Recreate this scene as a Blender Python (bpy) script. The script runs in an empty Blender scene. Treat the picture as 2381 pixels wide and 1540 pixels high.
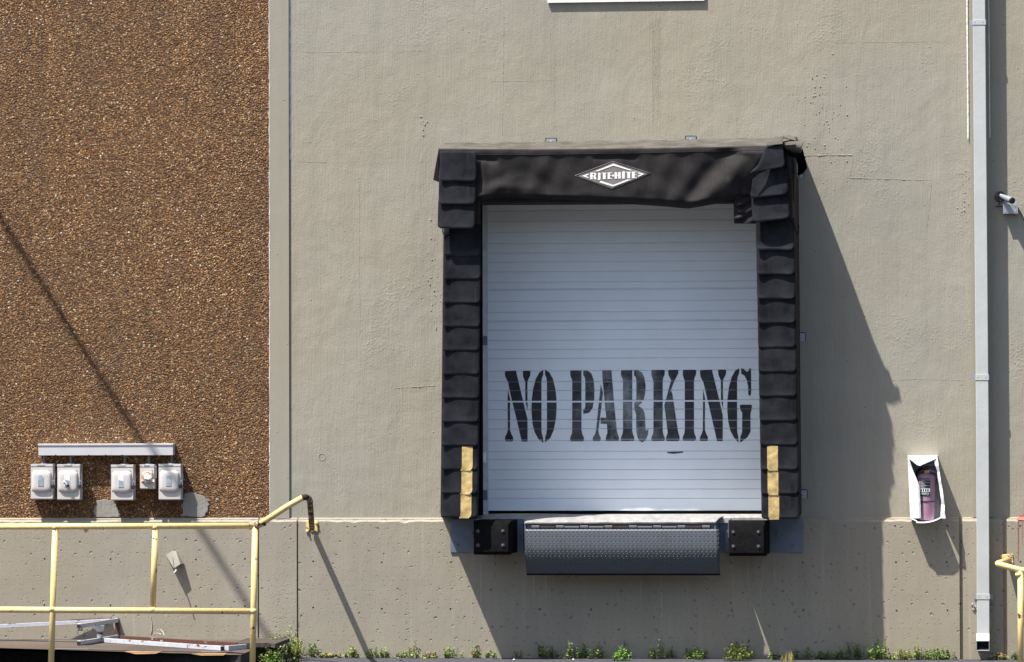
import bpy, bmesh, math, random
from mathutils import Vector, Matrix
from mathutils.geometry import delaunay_2d_cdt
rnd = random.Random(7)
scn = bpy.context.scene
COL = scn.collection
# ------------------------------------------------------------------ camera model
# measured from the photograph on a 2381 x 1540 grid: long lens, standing a little right of the door
F = 10000.0; CX, CY = 1190.5, 770.0; PPM = 260.0
ROT = (Matrix.Rotation(math.atan(1110/F), 3, 'Z') @ Matrix.Rotation(math.radians(91.45), 3, 'X')
       @ Matrix.Rotation(-0.0027, 3, 'Z'))
FWD = ROT @ Vector((0, 0, -1))
CAM = -FWD*(F/PPM)
def ray(px, py): return ROT @ Vector(((px-CX)/F, -(py-CY)/F, -1))
def P(px, py, y=0.0):                 # measured pixel -> point on the vertical plane at depth y
    d = ray(px, py); return CAM + d*((y-CAM.y)/d.y)
def PZ(px, py, z):                    # measured pixel -> point on the horizontal plane at height z
    d = ray(px, py); return CAM + d*((z-CAM.z)/d.z)
CAM = CAM + Vector((0, 0, -P(1190, 1530, -.055).z))
def S(x, y): return (x/1.72029, y/1.72029)          # 4096-wide measurements to the grid
def Z(x0, y0, k):                                    # measurements inside an enlarged crop
    return lambda x, y: ((x0+x/k)/1.72029, (y0+y/k)/1.72029)
YF = -0.055                           # foundation face; the wall above it is y = 0
# ------------------------------------------------------------------ materials
def mat(name):
    m = bpy.data.materials.new(name); m.use_nodes = True
    nt = m.node_tree; nt.nodes.clear()
    o = nt.nodes.new('ShaderNodeOutputMaterial'); b = nt.nodes.new('ShaderNodeBsdfPrincipled')
    nt.links.new(b.outputs[0], o.inputs[0])
    return m, nt, b
class G:
    def __init__(s, nt): s.nt = nt
    def n(s, t, **k):
        x = s.nt.nodes.new(t)
        for a, v in k.items(): setattr(x, a, v)
        return x
    def put(s, sock, v):
        if hasattr(v, 'is_output') or isinstance(v, bpy.types.NodeSocket): s.nt.links.new(v, sock)
        else: sock.default_value = v
    def coord(s, scale=(1, 1, 1)):
        g = s.n('ShaderNodeNewGeometry'); m = s.n('ShaderNodeMapping')
        m.inputs['Scale'].default_value = scale
        s.nt.links.new(g.outputs['Position'], m.inputs['Vector']); return m.outputs[0]
    def noise(s, scale, detail=3, rough=.55, sc=(1, 1, 1), dist=0):
        x = s.n('ShaderNodeTexNoise'); x.inputs['Scale'].default_value = scale
        x.inputs['Detail'].default_value = detail; x.inputs['Roughness'].default_value = rough
        x.inputs['Distortion'].default_value = dist
        s.nt.links.new(s.coord(sc), x.inputs['Vector']); return x.outputs['Fac']
    def vor(s, scale, feature='F1', sc=(1, 1, 1), flat=False, warp=0):
        x = s.n('ShaderNodeTexVoronoi', feature=feature); x.inputs['Scale'].default_value = scale
        c = s.coord(sc)
        if flat:
            x.voronoi_dimensions = '2D'; c.node.inputs['Rotation'].default_value = (math.pi/2, 0, 0)
            if warp:
                nz = s.n('ShaderNodeTexNoise'); nz.inputs['Scale'].default_value = .6/warp; s.nt.links.new(c, nz.inputs['Vector'])
                va = s.n('ShaderNodeVectorMath', operation='MULTIPLY_ADD'); s.nt.links.new(nz.outputs['Color'], va.inputs[0])
                va.inputs[1].default_value = (warp, warp, 0); s.nt.links.new(c, va.inputs[2]); c = va.outputs[0]
        s.nt.links.new(c, x.inputs['Vector']); return x
    def ramp(s, fac, stops):
        x = s.n('ShaderNodeValToRGB'); e = x.color_ramp.elements
        while len(e) < len(stops): e.new(.5)
        for k, (p, c) in zip(e, stops):
            k.position = p; k.color = (c, c, c, 1) if not hasattr(c, '__len__') else (*c, 1)
        s.put(x.inputs[0], fac); return x.outputs[0]
    def mix(s, f, a, b, mode='MIX'):
        x = s.n('ShaderNodeMix', data_type='RGBA', blend_type=mode)
        s.put(x.inputs[0], f)
        for i, v in ((6, a), (7, b)):
            s.put(x.inputs[i], (*v, 1) if isinstance(v, tuple) and len(v) == 3 else v)
        return x.outputs[2]
    def m(s, op, a, b=0.0, c=None):
        x = s.n('ShaderNodeMath', operation=op); s.put(x.inputs[0], a); s.put(x.inputs[1], b)
        if c is not None: s.put(x.inputs[2], c)
        return x.outputs[0]
    def bump(s, h, dist, prev=None, strength=1):
        x = s.n('ShaderNodeBump'); x.inputs['Distance'].default_value = dist
        x.inputs['Strength'].default_value = strength; s.put(x.inputs['Height'], h)
        if prev is not None: s.nt.links.new(prev, x.inputs['Normal'])
        return x.outputs[0]
def simple(name, col, rough=.6, metal=0, var=.12, vscale=9, bump=0, bscale=60, spec=.5, sc=(1, 1, 1)):
    m, nt, b = mat(name); g = G(nt)
    c = g.mix(g.ramp(g.noise(vscale, 4, .6, sc), [(.3, 0), (.7, 1)]),
              tuple(x*(1-var) for x in col), tuple(min(1, x*(1+var)) for x in col))
    g.put(b.inputs['Base Color'], c)
    b.inputs['Roughness'].default_value = rough; b.inputs['Metallic'].default_value = metal
    b.inputs['Specular IOR Level'].default_value = spec
    if bump: g.put(b.inputs['Normal'], g.bump(g.noise(bscale, 3), bump))
    return m
def concrete(name, col, pits=False, stain=.10, rough_amt=1.0):
    m, nt, b = mat(name); g = G(nt)
    big = g.ramp(g.noise(1.1, 5, .6), [(.3, 0), (.7, 1)])
    c = g.mix(big, tuple(x*(1-stain) for x in col), tuple(x*(1+stain*.6) for x in col))
    warm = g.ramp(g.noise(.45, 3, .5), [(.42, 0), (.62, 1)])
    c = g.mix(g.m('MULTIPLY', warm, .55), c, (col[0]*1.05, col[1]*.97, col[2]*.86))
    strk = g.ramp(g.noise(7, 5, .65, (1, 1, .07)), [(.46, 0), (.72, 1)])
    c = g.mix(g.m('MULTIPLY', strk, .36), c, tuple(x*.74 for x in col))
    band = g.ramp(g.noise(1.6, 4, .6, (.25, 1, 1)), [(.50, 0), (.70, 1)])
    c = g.mix(g.m('MULTIPLY', band, .22), c, (col[0]*.84, col[1]*.79, col[2]*.70))
    fine = g.ramp(g.noise(95, 2, .6), [(.25, 0), (.75, 1)])
    c = g.mix(g.m('MULTIPLY', fine, .16), c, tuple(x*.72 for x in col))
    n = g.bump(g.noise(55, 4, .65), .0025*rough_amt)
    n = g.bump(g.noise(3.5, 4, .55, (1, 1, .45), 1.2), .0062*rough_amt, n)
    n = g.bump(g.noise(70, 3, .6, (1, 1, .05)), .0030*rough_amt, n)
    n = g.bump(g.noise(9, 3, .5), .0030*rough_amt, n)
    n = g.bump(g.noise(2.6, 2, .5), .0065*rough_amt, n)
    # trowelled blistered areas
    area = g.ramp(g.noise(1.3, 3, .6), [(.53, 0), (.66, 1)])
    blis = g.ramp(g.vor(38).outputs['Distance'], [(0, 1), (.55, 0)])
    n = g.bump(g.m('MULTIPLY', area, blis), .0019*rough_amt, n)
    if pits:
        v = g.vor(9, flat=True, warp=.05); hole = g.ramp(v.outputs['Distance'], [(.0, 1), (.05, .9), (.10, 0)])
        sel = g.ramp(v.outputs['Color'], [(.62, 0), (.64, 1)])
        h = g.m('MULTIPLY', hole, sel)
        n = g.bump(g.m('MULTIPLY', h, -1), .009, n)
        v2 = g.vor(24, flat=True, warp=.02); h2 = g.m('MULTIPLY', g.ramp(v2.outputs['Distance'], [(0, 1), (.14, 0)]),
                                 g.ramp(v2.outputs['Color'], [(.60, 0), (.64, 1)]))
        n = g.bump(g.m('MULTIPLY', h2, -1), .006, n)
        c = g.mix(g.m('MULTIPLY', g.m('MAXIMUM', h, h2), .22), c, tuple(x*.35 for x in col))  # pits also darkened in colour, for the shade inside them
        lw = g.ramp(g.noise(13, 3, .6, (1, 1, .04)), [(.62, 0), (.72, 1)])
        c = g.mix(g.m('MULTIPLY', lw, .22), c, tuple(min(1, x*1.5) for x in col))
    else:
        v = g.vor(5, flat=True); h = g.m('MULTIPLY', g.ramp(v.outputs['Distance'], [(0, 1), (.035, 0)]),
                              g.ramp(v.outputs['Color'], [(.74, 0), (.78, 1)]))
        n = g.bump(h, .010, n)
    g.put(b.inputs['Base Color'], c); g.put(b.inputs['Normal'], n)
    b.inputs['Roughness'].default_value = .85; b.inputs['Specular IOR Level'].default_value = .2
    return m
def aggregate(name):
    m, nt, b = mat(name); g = G(nt)
    v = g.vor(58, sc=(1, 1, 1.1)); sep = g.n('ShaderNodeSeparateColor')
    nt.links.new(v.outputs['Color'], sep.inputs[0])
    peb = g.ramp(sep.outputs[0], [(0, (.045, .018, .007)), (.25, (.14, .045, .010)), (.42, (.27, .105, .020)),
                                  (.60, (.37, .165, .034)), (.74, (.20, .068, .017)), (.86, (.46, .22, .05)),
                                  (.95, (.62, .40, .15)), (1, (.92, .84, .68))])
    v2 = g.vor(95); s2 = g.n('ShaderNodeSeparateColor'); nt.links.new(v2.outputs['Color'], s2.inputs[0])
    p2 = g.ramp(s2.outputs[1], [(0, (.045, .022, .010)), (.5, (.20, .083, .019)), (.8, (.37, .175, .042)), (1, (.70, .48, .22))])
    c = g.mix(g.ramp(s2.outputs[2], [(.45, 0), (.5, 1)]), peb, p2)
    edge = g.ramp(v.outputs['Distance'], [(.35, 0), (.62, 1)])
    c = g.mix(g.m('MULTIPLY', edge, .65), c, (.065, .036, .018))
    lg = g.ramp(g.noise(.9, 4, .6), [(.35, 0), (.7, 1)])
    c = g.mix(g.m('MULTIPLY', lg, .30), c, (.085, .050, .028))
    stk = g.ramp(g.noise(3.2, 5, .65, (1, 1, .10)), [(.45, 0), (.75, 1)])
    c = g.mix(g.m('MULTIPLY', stk, .42), c, (.060, .036, .022))
    pat = g.ramp(g.noise(2.2, 4, .6, (1, 1, .6)), [(.58, 0), (.70, 1)])
    c = g.mix(g.m('MULTIPLY', pat, .30), c, (.16, .105, .062))
    hs = g.n('ShaderNodeHueSaturation'); hs.inputs['Saturation'].default_value = .95; hs.inputs['Value'].default_value = .94
    nt.links.new(c, hs.inputs['Color']); c = hs.outputs[0]
    g.put(b.inputs['Base Color'], c)
    n = g.bump(g.ramp(v.outputs['Distance'], [(0, 1), (.7, 0)]), .010)
    n = g.bump(g.ramp(v2.outputs['Distance'], [(0, 1), (.7, 0)]), .006, n)
    n = g.bump(g.noise(14, 3), .007, n)
    g.put(b.inputs['Normal'], n); b.inputs['Roughness'].default_value = .6; b.inputs['Specular IOR Level'].default_value = .25
    return m
def rusty(name, col, rust=(.16, .045, .015), lo=.55, hi=.62, scale=14, rough=.5, sc=(1, 1, 1), metal=0):
    m, nt, b = mat(name); g = G(nt)
    f = g.ramp(g.noise(scale, 5, .65, sc), [(lo, 0), (hi, 1)])
    base = g.mix(g.ramp(g.noise(30, 3), [(.3, 0), (.7, 1)]), tuple(x*.88 for x in col), tuple(min(1, x*1.05) for x in col))
    r = g.mix(g.noise(60, 3), tuple(x*.5 for x in rust), tuple(x*1.5 for x in rust))
    g.put(b.inputs['Base Color'], g.mix(f, base, r))
    g.put(b.inputs['Roughness'], g.ramp(f, [(0, rough), (1, .9)])); b.inputs['Metallic'].default_value = metal
    g.put(b.inputs['Normal'], g.bump(g.m('ADD', f, g.noise(80, 2)), .0012))
    return m
def vinyl(name, col, dust, amt, rough=.55, wear=False):
    m, nt, b = mat(name); g = G(nt)
    f = g.ramp(g.noise(5, 5, .65), [(.35, 0), (.75, 1)])
    st = g.ramp(g.noise(22, 4, .6, (1, 1, .08)), [(.5, 0), (.75, 1)])
    f = g.m('MULTIPLY', g.m('MAXIMUM', f, g.m('MULTIPLY', st, .8)), amt)
    c = g.mix(f, col, dust)
    if wear:      # rubbed pale along the free lower edge
        tc = g.n('ShaderNodeTexCoord'); sp = g.n('ShaderNodeSeparateXYZ'); nt.links.new(tc.outputs['UV'], sp.inputs[0])
        w_ = g.m('MULTIPLY', g.ramp(sp.outputs[1], [(.72, 0), (1, 1)]), g.ramp(g.noise(4, 4, .6), [(.35, 0), (.7, 1)]))
        ed = g.ramp(sp.outputs[1], [(.965, 0), (1, 1)])
        c = g.mix(g.m('MULTIPLY', w_, .55), c, (.050, .050, .058)); c = g.mix(g.m('MULTIPLY', ed, .5), c, (.085, .085, .09))
    g.put(b.inputs['Base Color'], c)
    b.inputs['Roughness'].default_value = rough; b.inputs['Specular IOR Level'].default_value = .10
    n = g.bump(g.noise(7, 3), .003); n = g.bump(g.noise(230, 2), .0006, n)
    g.put(b.inputs['Normal'], n)
    return m
WC = (.312, .297, .250)
M = {}
M['wall'] = concrete('painted_concrete', WC)
M['wall2'] = concrete('painted_strip', tuple(x*.97 for x in WC), rough_amt=.25, stain=.05)
M['found'] = concrete('painted_foundation', (.300, .275, .226), pits=True, stain=.12, rough_amt=.5)
M['agg'] = aggregate('exposed_aggregate')
M['mortar'] = concrete('grey_mortar', (.27, .265, .24), rough_amt=1.6)
M['caulk_blue'] = simple('grey_caulk', (.42, .46, .52), .6)
M['caulk_white'] = simple('white_caulk', (.66, .65, .62), .6, bump=.004, bscale=40)
M['yard'] = simple('concrete_yard', (.048, .042, .036), .9, var=.2, vscale=2)
M['asphalt'] = simple('asphalt', (.055, .055, .064), .9, var=.35, vscale=14, bump=.012, bscale=60, spec=.3)
M['slab'] = concrete('stained_slab_top', (.100, .078, .066), rough_amt=1.2, stain=.45)
M['slabdark'] = simple('black_slab_edge', (.018, .017, .018), .9, var=.5, vscale=20, bump=.012, bscale=30)
M['door'] = simple('white_door_paint', (.80, .875, .94), .42, var=.035, vscale=3, spec=.4)
M['track'] = simple('galvanised_track', (.55, .58, .60), .45, var=.12, vscale=12, metal=.3)
M['rubber'] = simple('black_rubber', (.0075, .0072, .0080), .9, spec=.06, var=.3, vscale=18, bump=.003, bscale=50)
M['letter'] = None
M['brick'] = simple('dark_brick', (.09, .055, .042), .9, var=.3, vscale=3)
M['vinyl'] = vinyl('black_vinyl', (.012, .012, .014), (.07, .066, .066), .5, .65)
M['vinyl_dusty'] = vinyl('dusty_vinyl', (.060, .055, .050), (.155, .142, .122), .85, .8)
M['vinyl_curtain'] = vinyl('curtain_vinyl', (.0165, .0155, .016), (.055, .051, .051), .5, .72)
M['flap'] = vinyl('pleat_vinyl', (.0055, .0063, .0090), (.032, .034, .042), .75, .8, wear=True)
M['vinyl_brown'] = vinyl('brown_black_vinyl', (.024, .018, .016), (.07, .052, .043), .5, .7)
M['cloth_yellow'] = simple('yellow_stripe_fabric', (.43, .315, .125), .75, var=.42, vscale=16, bump=.004, bscale=25)
M['logo_plate'] = vinyl('grey_emblem', (.17, .165, .175), (.30, .29, .30), .6, .5)
M['logo_white'] = simple('cream_emblem_lettering', (.88, .82, .74), .6, var=.05)
M['galv'] = simple('galvanised_steel', (.36, .40, .44), .4, metal=.5, var=.12)
M['plate'] = simple('blue_grey_steel', (.135, .165, .22), .45, var=.15, vscale=6, metal=.25)
M['tread'] = None
M['yellow'] = rusty('yellow_rail_paint', (.72, .55, .235), (.05, .015, .008), .645, .67, 9, .42)
M['yellow_worn'] = rusty('worn_yellow_rail_paint', (.68, .52, .24), (.035, .014, .010), .40, .46, 12, .4)
M['grey_box'] = simple('grey_enamel', (.52, .495, .48), .45, var=.05, vscale=7)
M['grey_hood'] = rusty('rusty_grey_enamel', (.50, .48, .46), (.22, .08, .03), .58, .66, 22, .5)
M['rust_ring'] = rusty('rust_stained_enamel', (.62, .58, .52), (.30, .14, .05), .42, .56, 18, .6)
M['grey_trough'] = simple('grey_trough_enamel', (.50, .50, .52), .42, var=.04)
M['label_blue'] = simple('blue_grey_label', (.27, .33, .39), .5, var=.3, vscale=30)
M['label_white'] = simple('white_label', (.72, .73, .74), .5, var=.06)
M['black'] = simple('black_plastic', (.02, .02, .022), .5)
M['dark'] = simple('dark_steel', (.05, .05, .055), .5, metal=.3)
M['conduit'] = simple('grey_conduit_steel', (.11, .12, .13), .5, metal=.4)
M['brass'] = simple('brass', (.60, .36, .10), .35, metal=.7)
M['frame'] = rusty('rusty_white_steel', (.47, .49, .54), (.11, .032, .012), .60, .64, 11, .5, (.22, 1, 1.7))
M['rust'] = rusty('flaking_rust', (.085, .034, .020), (.45, .45, .47), .60, .66, 10, .85, (.3, 1, 2))
M['spout'] = simple('pale_spout_enamel', (.44, .455, .45), .5, var=.05, vscale=4, bump=.002, bscale=9)
M['spout_shade'] = simple('spout_inside_shade', (.06, .065, .07), .6)
M['white_sheet'] = simple('white_sheet_metal', (.84, .84, .86), .4, var=.06, vscale=10, bump=.006, bscale=14)
M['sheet_in'] = simple('grey_cabinet_inside', (.28, .28, .30), .6, var=.2)
M['ext'] = simple('faded_red_enamel', (.33, .185, .25), .5, var=.10, vscale=14)
M['board'] = concrete('weathered_board', (.085, .072, .062), rough_amt=3, stain=.35)
M['stain'] = simple('orange_rust_stain', (.26, .15, .075), .9, var=.4, vscale=9)
M['drip'] = simple('pale_drip_stain', (.40, .385, .345), .85, var=.2)
M['red'] = simple('red_spray_paint', (.36, .105, .085), .6, var=.3, vscale=30)
M['wood'] = simple('pale_wire', (.5, .48, .42), .6)
M['leaf'] = simple('green_leaf', (.11, .20, .036), .6, var=.5, vscale=25)
M['leaf_y'] = simple('yellow_green_leaf', (.19, .26, .042), .6, var=.45, vscale=25)
M['leaf_b'] = simple('bright_green_leaf', (.10, .27, .025), .55, var=.4, vscale=25)
M['leaf_dry'] = simple('dry_leaf', (.26, .17, .06), .7, var=.5, vscale=25)
M['stem'] = simple('green_stem', (.10, .11, .04), .7)
def letter_mat():
    # thin coat: worn grey in the middle of the wording, solid at both ends
    m, nt, b = mat('worn_black_stencil_paint'); g = G(nt)
    geo = g.n('ShaderNodeNewGeometry'); sp = g.n('ShaderNodeSeparateXYZ'); nt.links.new(geo.outputs['Position'], sp.inputs[0])
    xc = P(1455, 950, .2).x
    e = g.m('POWER', g.m('DIVIDE', g.m('SUBTRACT', sp.outputs[0], xc), .36), 2)
    mid = g.m('POWER', 2.718, g.m('MULTIPLY', e, -1))
    f = g.ramp(g.noise(7, 5, .65), [(.40, 0), (.68, 1)])
    h = g.ramp(g.noise(24, 4, .6, (1, 1, .5)), [(.40, 0), (.75, 1)])
    k = g.m('MULTIPLY', g.m('ADD', g.m('MULTIPLY', f, .7), g.m('MULTIPLY', h, .3)), g.m('ADD', g.m('MULTIPLY', mid, .62), .07))
    g.put(b.inputs['Base Color'], g.mix(k, (.010, .011, .015), (.46, .51, .56)))
    b.inputs['Roughness'].default_value = .55
    return m
M['letter'] = letter_mat()
def diamond_mat(name, col, sc, rough, metal, rot=0.0):
    # raised lozenges set in two alternating directions, as on tread plate
    m, nt, b = mat(name); g = G(nt)
    geo = g.n('ShaderNodeTexCoord'); sp = g.n('ShaderNodeSeparateXYZ')
    nt.links.new(geo.outputs['UV'], sp.inputs[0])
    def loz(ox, oz, sgn):
        x = g.m('SUBTRACT', g.m('FRACT', g.m('ADD', g.m('MULTIPLY', sp.outputs[0], sc), ox)), .5)
        z = g.m('SUBTRACT', g.m('FRACT', g.m('ADD', g.m('MULTIPLY', sp.outputs[1], sc), oz)), .5)
        u = g.m('ADD', x, g.m('MULTIPLY', z, sgn)); w = g.m('SUBTRACT', x, g.m('MULTIPLY', z, sgn))
        d = g.m('ADD', g.m('POWER', g.m('DIVIDE', u, .46), 2), g.m('POWER', g.m('DIVIDE', w, .15), 2))
        return g.ramp(d, [(.25, 1), (1, 0)])
    h = g.m('MAXIMUM', loz(0, 0, 1), loz(.5, .5, -1))
    c = g.mix(g.m('MULTIPLY', h, .45), col, tuple(min(1, x*1.9) for x in col))
    c = g.mix(g.m('MULTIPLY', g.ramp(g.noise(9, 5, .6), [(.55, 0), (.75, 1)]), .35), c, (.06, .035, .025))
    g.put(b.inputs['Base Color'], c)
    b.inputs['Roughness'].default_value = rough; b.inputs['Metallic'].default_value = metal
    g.put(b.inputs['Normal'], g.bump(h, .010))
    return m
M['worn_steel'] = simple('worn_ramp_steel', (.36, .35, .34), .5, var=.25, vscale=16, metal=.25, sc=(1, .3, 1))
M['tread'] = diamond_mat('tread_plate', (.074, .084, .100), 1.0, .45, .35)
# ------------------------------------------------------------------ mesh helpers
ORG = {}
class MB:
    def __init__(s): s.v = []; s.f = []; s.uv = {}
    def add(s, vs, fs):
        o = len(s.v); s.v += [Vector(v) for v in vs]; s.f += [tuple(i+o for i in f) for f in fs]; return s
    def poly(s, pts): return s.add(pts, [tuple(range(len(pts)))])
    def hexa(s, a, b):   # two quads (same winding)
        return s.add(list(a)+list(b), [(0, 1, 2, 3), (7, 6, 5, 4), (0, 4, 5, 1), (1, 5, 6, 2), (2, 6, 7, 3), (3, 7, 4, 0)])
    def box(s, x0, x1, y0, y1, z0, z1):
        return s.hexa([(x0, y0, z0), (x1, y0, z0), (x1, y0, z1), (x0, y0, z1)],
                      [(x0, y1, z0), (x1, y1, z0), (x1, y1, z1), (x0, y1, z1)])
    def pbox(s, px0, px1, py0, py1, yf, yb, ref=None):   # box from its measured front face
        a = P(px0, py1, yf); c = P(px1, py0, yf); b = P(px1, py1, yf); d = P(px0, py0, yf)
        return s.box((a.x+d.x)/2, (b.x+c.x)/2, yf, yb, (a.z+b.z)/2, (c.z+d.z)/2)
    def pquad(s, corners, yf, yb):        # slab from four measured front corners
        a = [P(x, y, yf) for x, y in corners]; b = [Vector((v.x, yb, v.z)) for v in a]
        return s.hexa(a, b)
    def prism(s, pts, vec):
        n = len(pts); pts = [Vector(p) for p in pts]; vec = Vector(vec)
        return s.add(pts+[p+vec for p in pts], [tuple(range(n)), tuple(range(2*n-1, n-1, -1))] +
                     [(i, i+n, (i+1) % n+n, (i+1) % n) for i in range(n)])
    def tube(s, pts, r, n=12, caps=True, square=False):
        pts = [Vector(p) for p in pts]; rings = []; up = None
        rr = r if hasattr(r, '__len__') else [r]*len(pts)
        for i, p in enumerate(pts):
            t = ((pts[i]-pts[i-1]).normalized() if i else Vector()) + ((pts[i+1]-pts[i]).normalized() if i < len(pts)-1 else Vector())
            t.normalize()
            if up is None:
                up = Vector((0, 0, 1)) if abs(t.z) < .9 else Vector((0, 1, 0))
            u = t.cross(up).normalized(); w = u.cross(t).normalized(); up = w
            if square:
                ring = [p+(u*a+w*b)*rr[i] for a, b in ((-1, -1), (1, -1), (1, 1), (-1, 1))]
            else:
                ring = [p+(u*math.cos(2*math.pi*k/n)+w*math.sin(2*math.pi*k/n))*rr[i] for k in range(n)]
            rings.append(ring)
        m = len(rings[0]); vs = [v for q in rings for v in q]; fs = []
        for i in range(len(rings)-1):
            for k in range(m): fs.append((i*m+k, i*m+(k+1) % m, (i+1)*m+(k+1) % m, (i+1)*m+k))
        if caps: fs += [tuple(range(m-1, -1, -1)), tuple((len(rings)-1)*m+k for k in range(m))]
        return s.add(vs, fs)
    def grid(s, fn, nu, nv, uvfn=None):
        o = len(s.v); vs = []; fs = []
        for j in range(nv+1):
            for i in range(nu+1):
                vs.append(fn(i/nu, j/nv))
                if uvfn: s.uv[o+len(vs)-1] = uvfn(i/nu, j/nv)
        for j in range(nv):
            for i in range(nu):
                a = j*(nu+1)+i; fs.append((a, a+nu+1, a+nu+2, a+1))
        return s.add(vs, fs)
    def lathe(s, base, axis, prof, n=24):
        axis = Vector(axis).normalized(); u = axis.orthogonal().normalized(); w = axis.cross(u)
        vs = []; fs = []
        for h, r in prof:
            for k in range(n):
                a = 2*math.pi*k/n; vs.append(Vector(base)+axis*h+(u*math.cos(a)+w*math.sin(a))*max(r, 1e-4))
        for i in range(len(prof)-1):
            for k in range(n): fs.append((i*n+k, i*n+(k+1) % n, (i+1)*n+(k+1) % n, (i+1)*n+k))
        fs += [tuple(range(n-1, -1, -1)), tuple((len(prof)-1)*n+k for k in range(n))]
        return s.add(vs, fs)
    def build(s, name, m, parent=None, origin=None, bevel=0, smooth=False, solid=0, subd=0, seg=2, autos=None):
        if parent is not None: org = ORG[parent]
        else: org = Vector(origin) if origin is not None else Vector((0, 0, 0))
        me = bpy.data.meshes.new(name); me.from_pydata([v-org for v in s.v], [], s.f); me.update()
        if s.uv:
            ul = me.uv_layers.new(name='UVMap')
            for l in me.loops: ul.data[l.index].uv = s.uv.get(l.vertex_index, (0, 0))
        bm = bmesh.new(); bm.from_mesh(me); bmesh.ops.recalc_face_normals(bm, faces=bm.faces) if not s.uv else None
        bm.to_mesh(me); bm.free()
        o = bpy.data.objects.new(name, me); COL.objects.link(o)
        for mm in (m if isinstance(m, (list, tuple)) else [m]): me.materials.append(mm)
        if parent is not None: o.parent = parent
        else: o.location = org
        ORG[o] = org
        if smooth:
            for p in me.polygons: p.use_smooth = True
        if solid:
            k = o.modifiers.new('Solidify', 'SOLIDIFY'); k.thickness = solid; k.offset = 0
        if bevel:
            k = o.modifiers.new('Bevel', 'BEVEL'); k.width = bevel; k.segments = seg; k.limit_method = 'ANGLE'
            k.angle_limit = math.radians(40)
            if seg > 1 and not smooth:
                for p in me.polygons: p.use_smooth = True
                k.harden_normals = True
        if subd:
            k = o.modifiers.new('Subdivision', 'SUBSURF'); k.levels = subd; k.render_levels = subd
        return o
def tag(o, label=None, cat=None, group=None, kind=None):
    if label: o['label'] = label
    if cat: o['category'] = cat
    if group: o['group'] = group
    if kind: o['kind'] = kind
    return o
def thing(name, loc, label, cat, group=None):
    o = bpy.data.objects.new(name, None); o.empty_display_size = .1; COL.objects.link(o)
    o.location = loc; ORG[o] = Vector(loc); return tag(o, label, cat, group)
def interp(pts, x):
    if x <= pts[0][0]: return pts[0][1]
    for (a, b), (c, d) in zip(pts, pts[1:]):
        if x <= c: return b+(d-b)*(x-a)/(c-a)
    return pts[-1][1]
def arc(a, b, c, n=8):   # quadratic bend
    a, b, c = Vector(a), Vector(b), Vector(c)
    return [a*(1-t)**2+b*2*t*(1-t)+c*t*t for t in [i/n for i in range(n+1)]]
# ------------------------------------------------------------------ ground, walls
gm = MB(); gm.add([(-150, -150, -.004), (150, -150, -.004), (150, .3, -.004), (-150, .3, -.004)], [(0, 1, 2, 3)])
tag(gm.build('ground', M['yard']), kind='structure')
gm = MB(); gm.add([(-60, -4.2, 0), (60, -4.2, 0), (60, .3, 0), (-60, .3, 0)], [(0, 1, 2, 3)])
tag(gm.build('asphalt_strip', M['asphalt']), kind='structure')
ZT = 8.6; ZW = P(1190, 1203.5, 0).z; ZF = P(1190, 1212.5, YF).z
xa, xb, xc = P(628, 800).x, P(672.5, 800, -.018).x, P(677, 800).x
t = thing('aggregate_wall', (-6, 0, ZW), 'brown exposed pebble aggregate wall panel with a smooth beige concrete edge strip', 'wall')
MB().box(-10, xa, 0, .3, ZW-.02, ZT).build('aggregate_face', M['agg'], t)
MB().box(xa, xb, -.018, .3, ZW-.01, ZT).build('edge_strip', M['wall2'], t, bevel=.003)
q = MB()
zt, zb = P(674, -60, -.004).z, P(674, 372, -.004).z
q.grid(lambda u, v: Vector((xb+.001+u*.014, -.002-.006*math.sin(math.pi*u)-.001*math.sin(v*90), zt+(zb-zt)*v)), 3, 60)
q.build('caulk_bead', M['caulk_blue'], t)
e4 = Z(100, 1720, 2.976)
def blob(poly, y0, y1, k=6):
    out = []
    for i, a in enumerate(poly):
        b = poly[(i+1) % len(poly)]
        for j in range(k):
            f = j/k; out.append((a[0]+(b[0]-a[0])*f+rnd.uniform(-13, 13), a[1]+(b[1]-a[1])*f+rnd.uniform(-10, 10)))
    pts = [P(*e4(*p), y0) for p in out]
    c = sum(pts, Vector())/len(pts)
    q = MB(); q.prism([c+(p-c)*.97 for p in pts], (0, 0, 0)) if 0 else None
    n = len(pts); front = [c+(p-c)*.96 for p in pts]
    back = [Vector((p.x, y1, p.z)) for p in pts]
    return q.add(front+back, [tuple(range(n))]+[(i, i+n, (i+1) % n+n, (i+1) % n) for i in range(n)])
AGG = t
blob([(850, 850), (960, 825), (1060, 850), (1100, 930), (1130, 1000), (1140, 1036), (830, 1036), (820, 960)], -.010, .002).build('mortar_patch', M['mortar'], t)
blob([(1890, 760), (1990, 740), (2060, 770), (2150, 800), (2195, 840), (2180, 950), (2140, 1036), (1870, 1036), (1860, 900)], -.010, .002).build('mortar_patch', M['mortar'], t)

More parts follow.
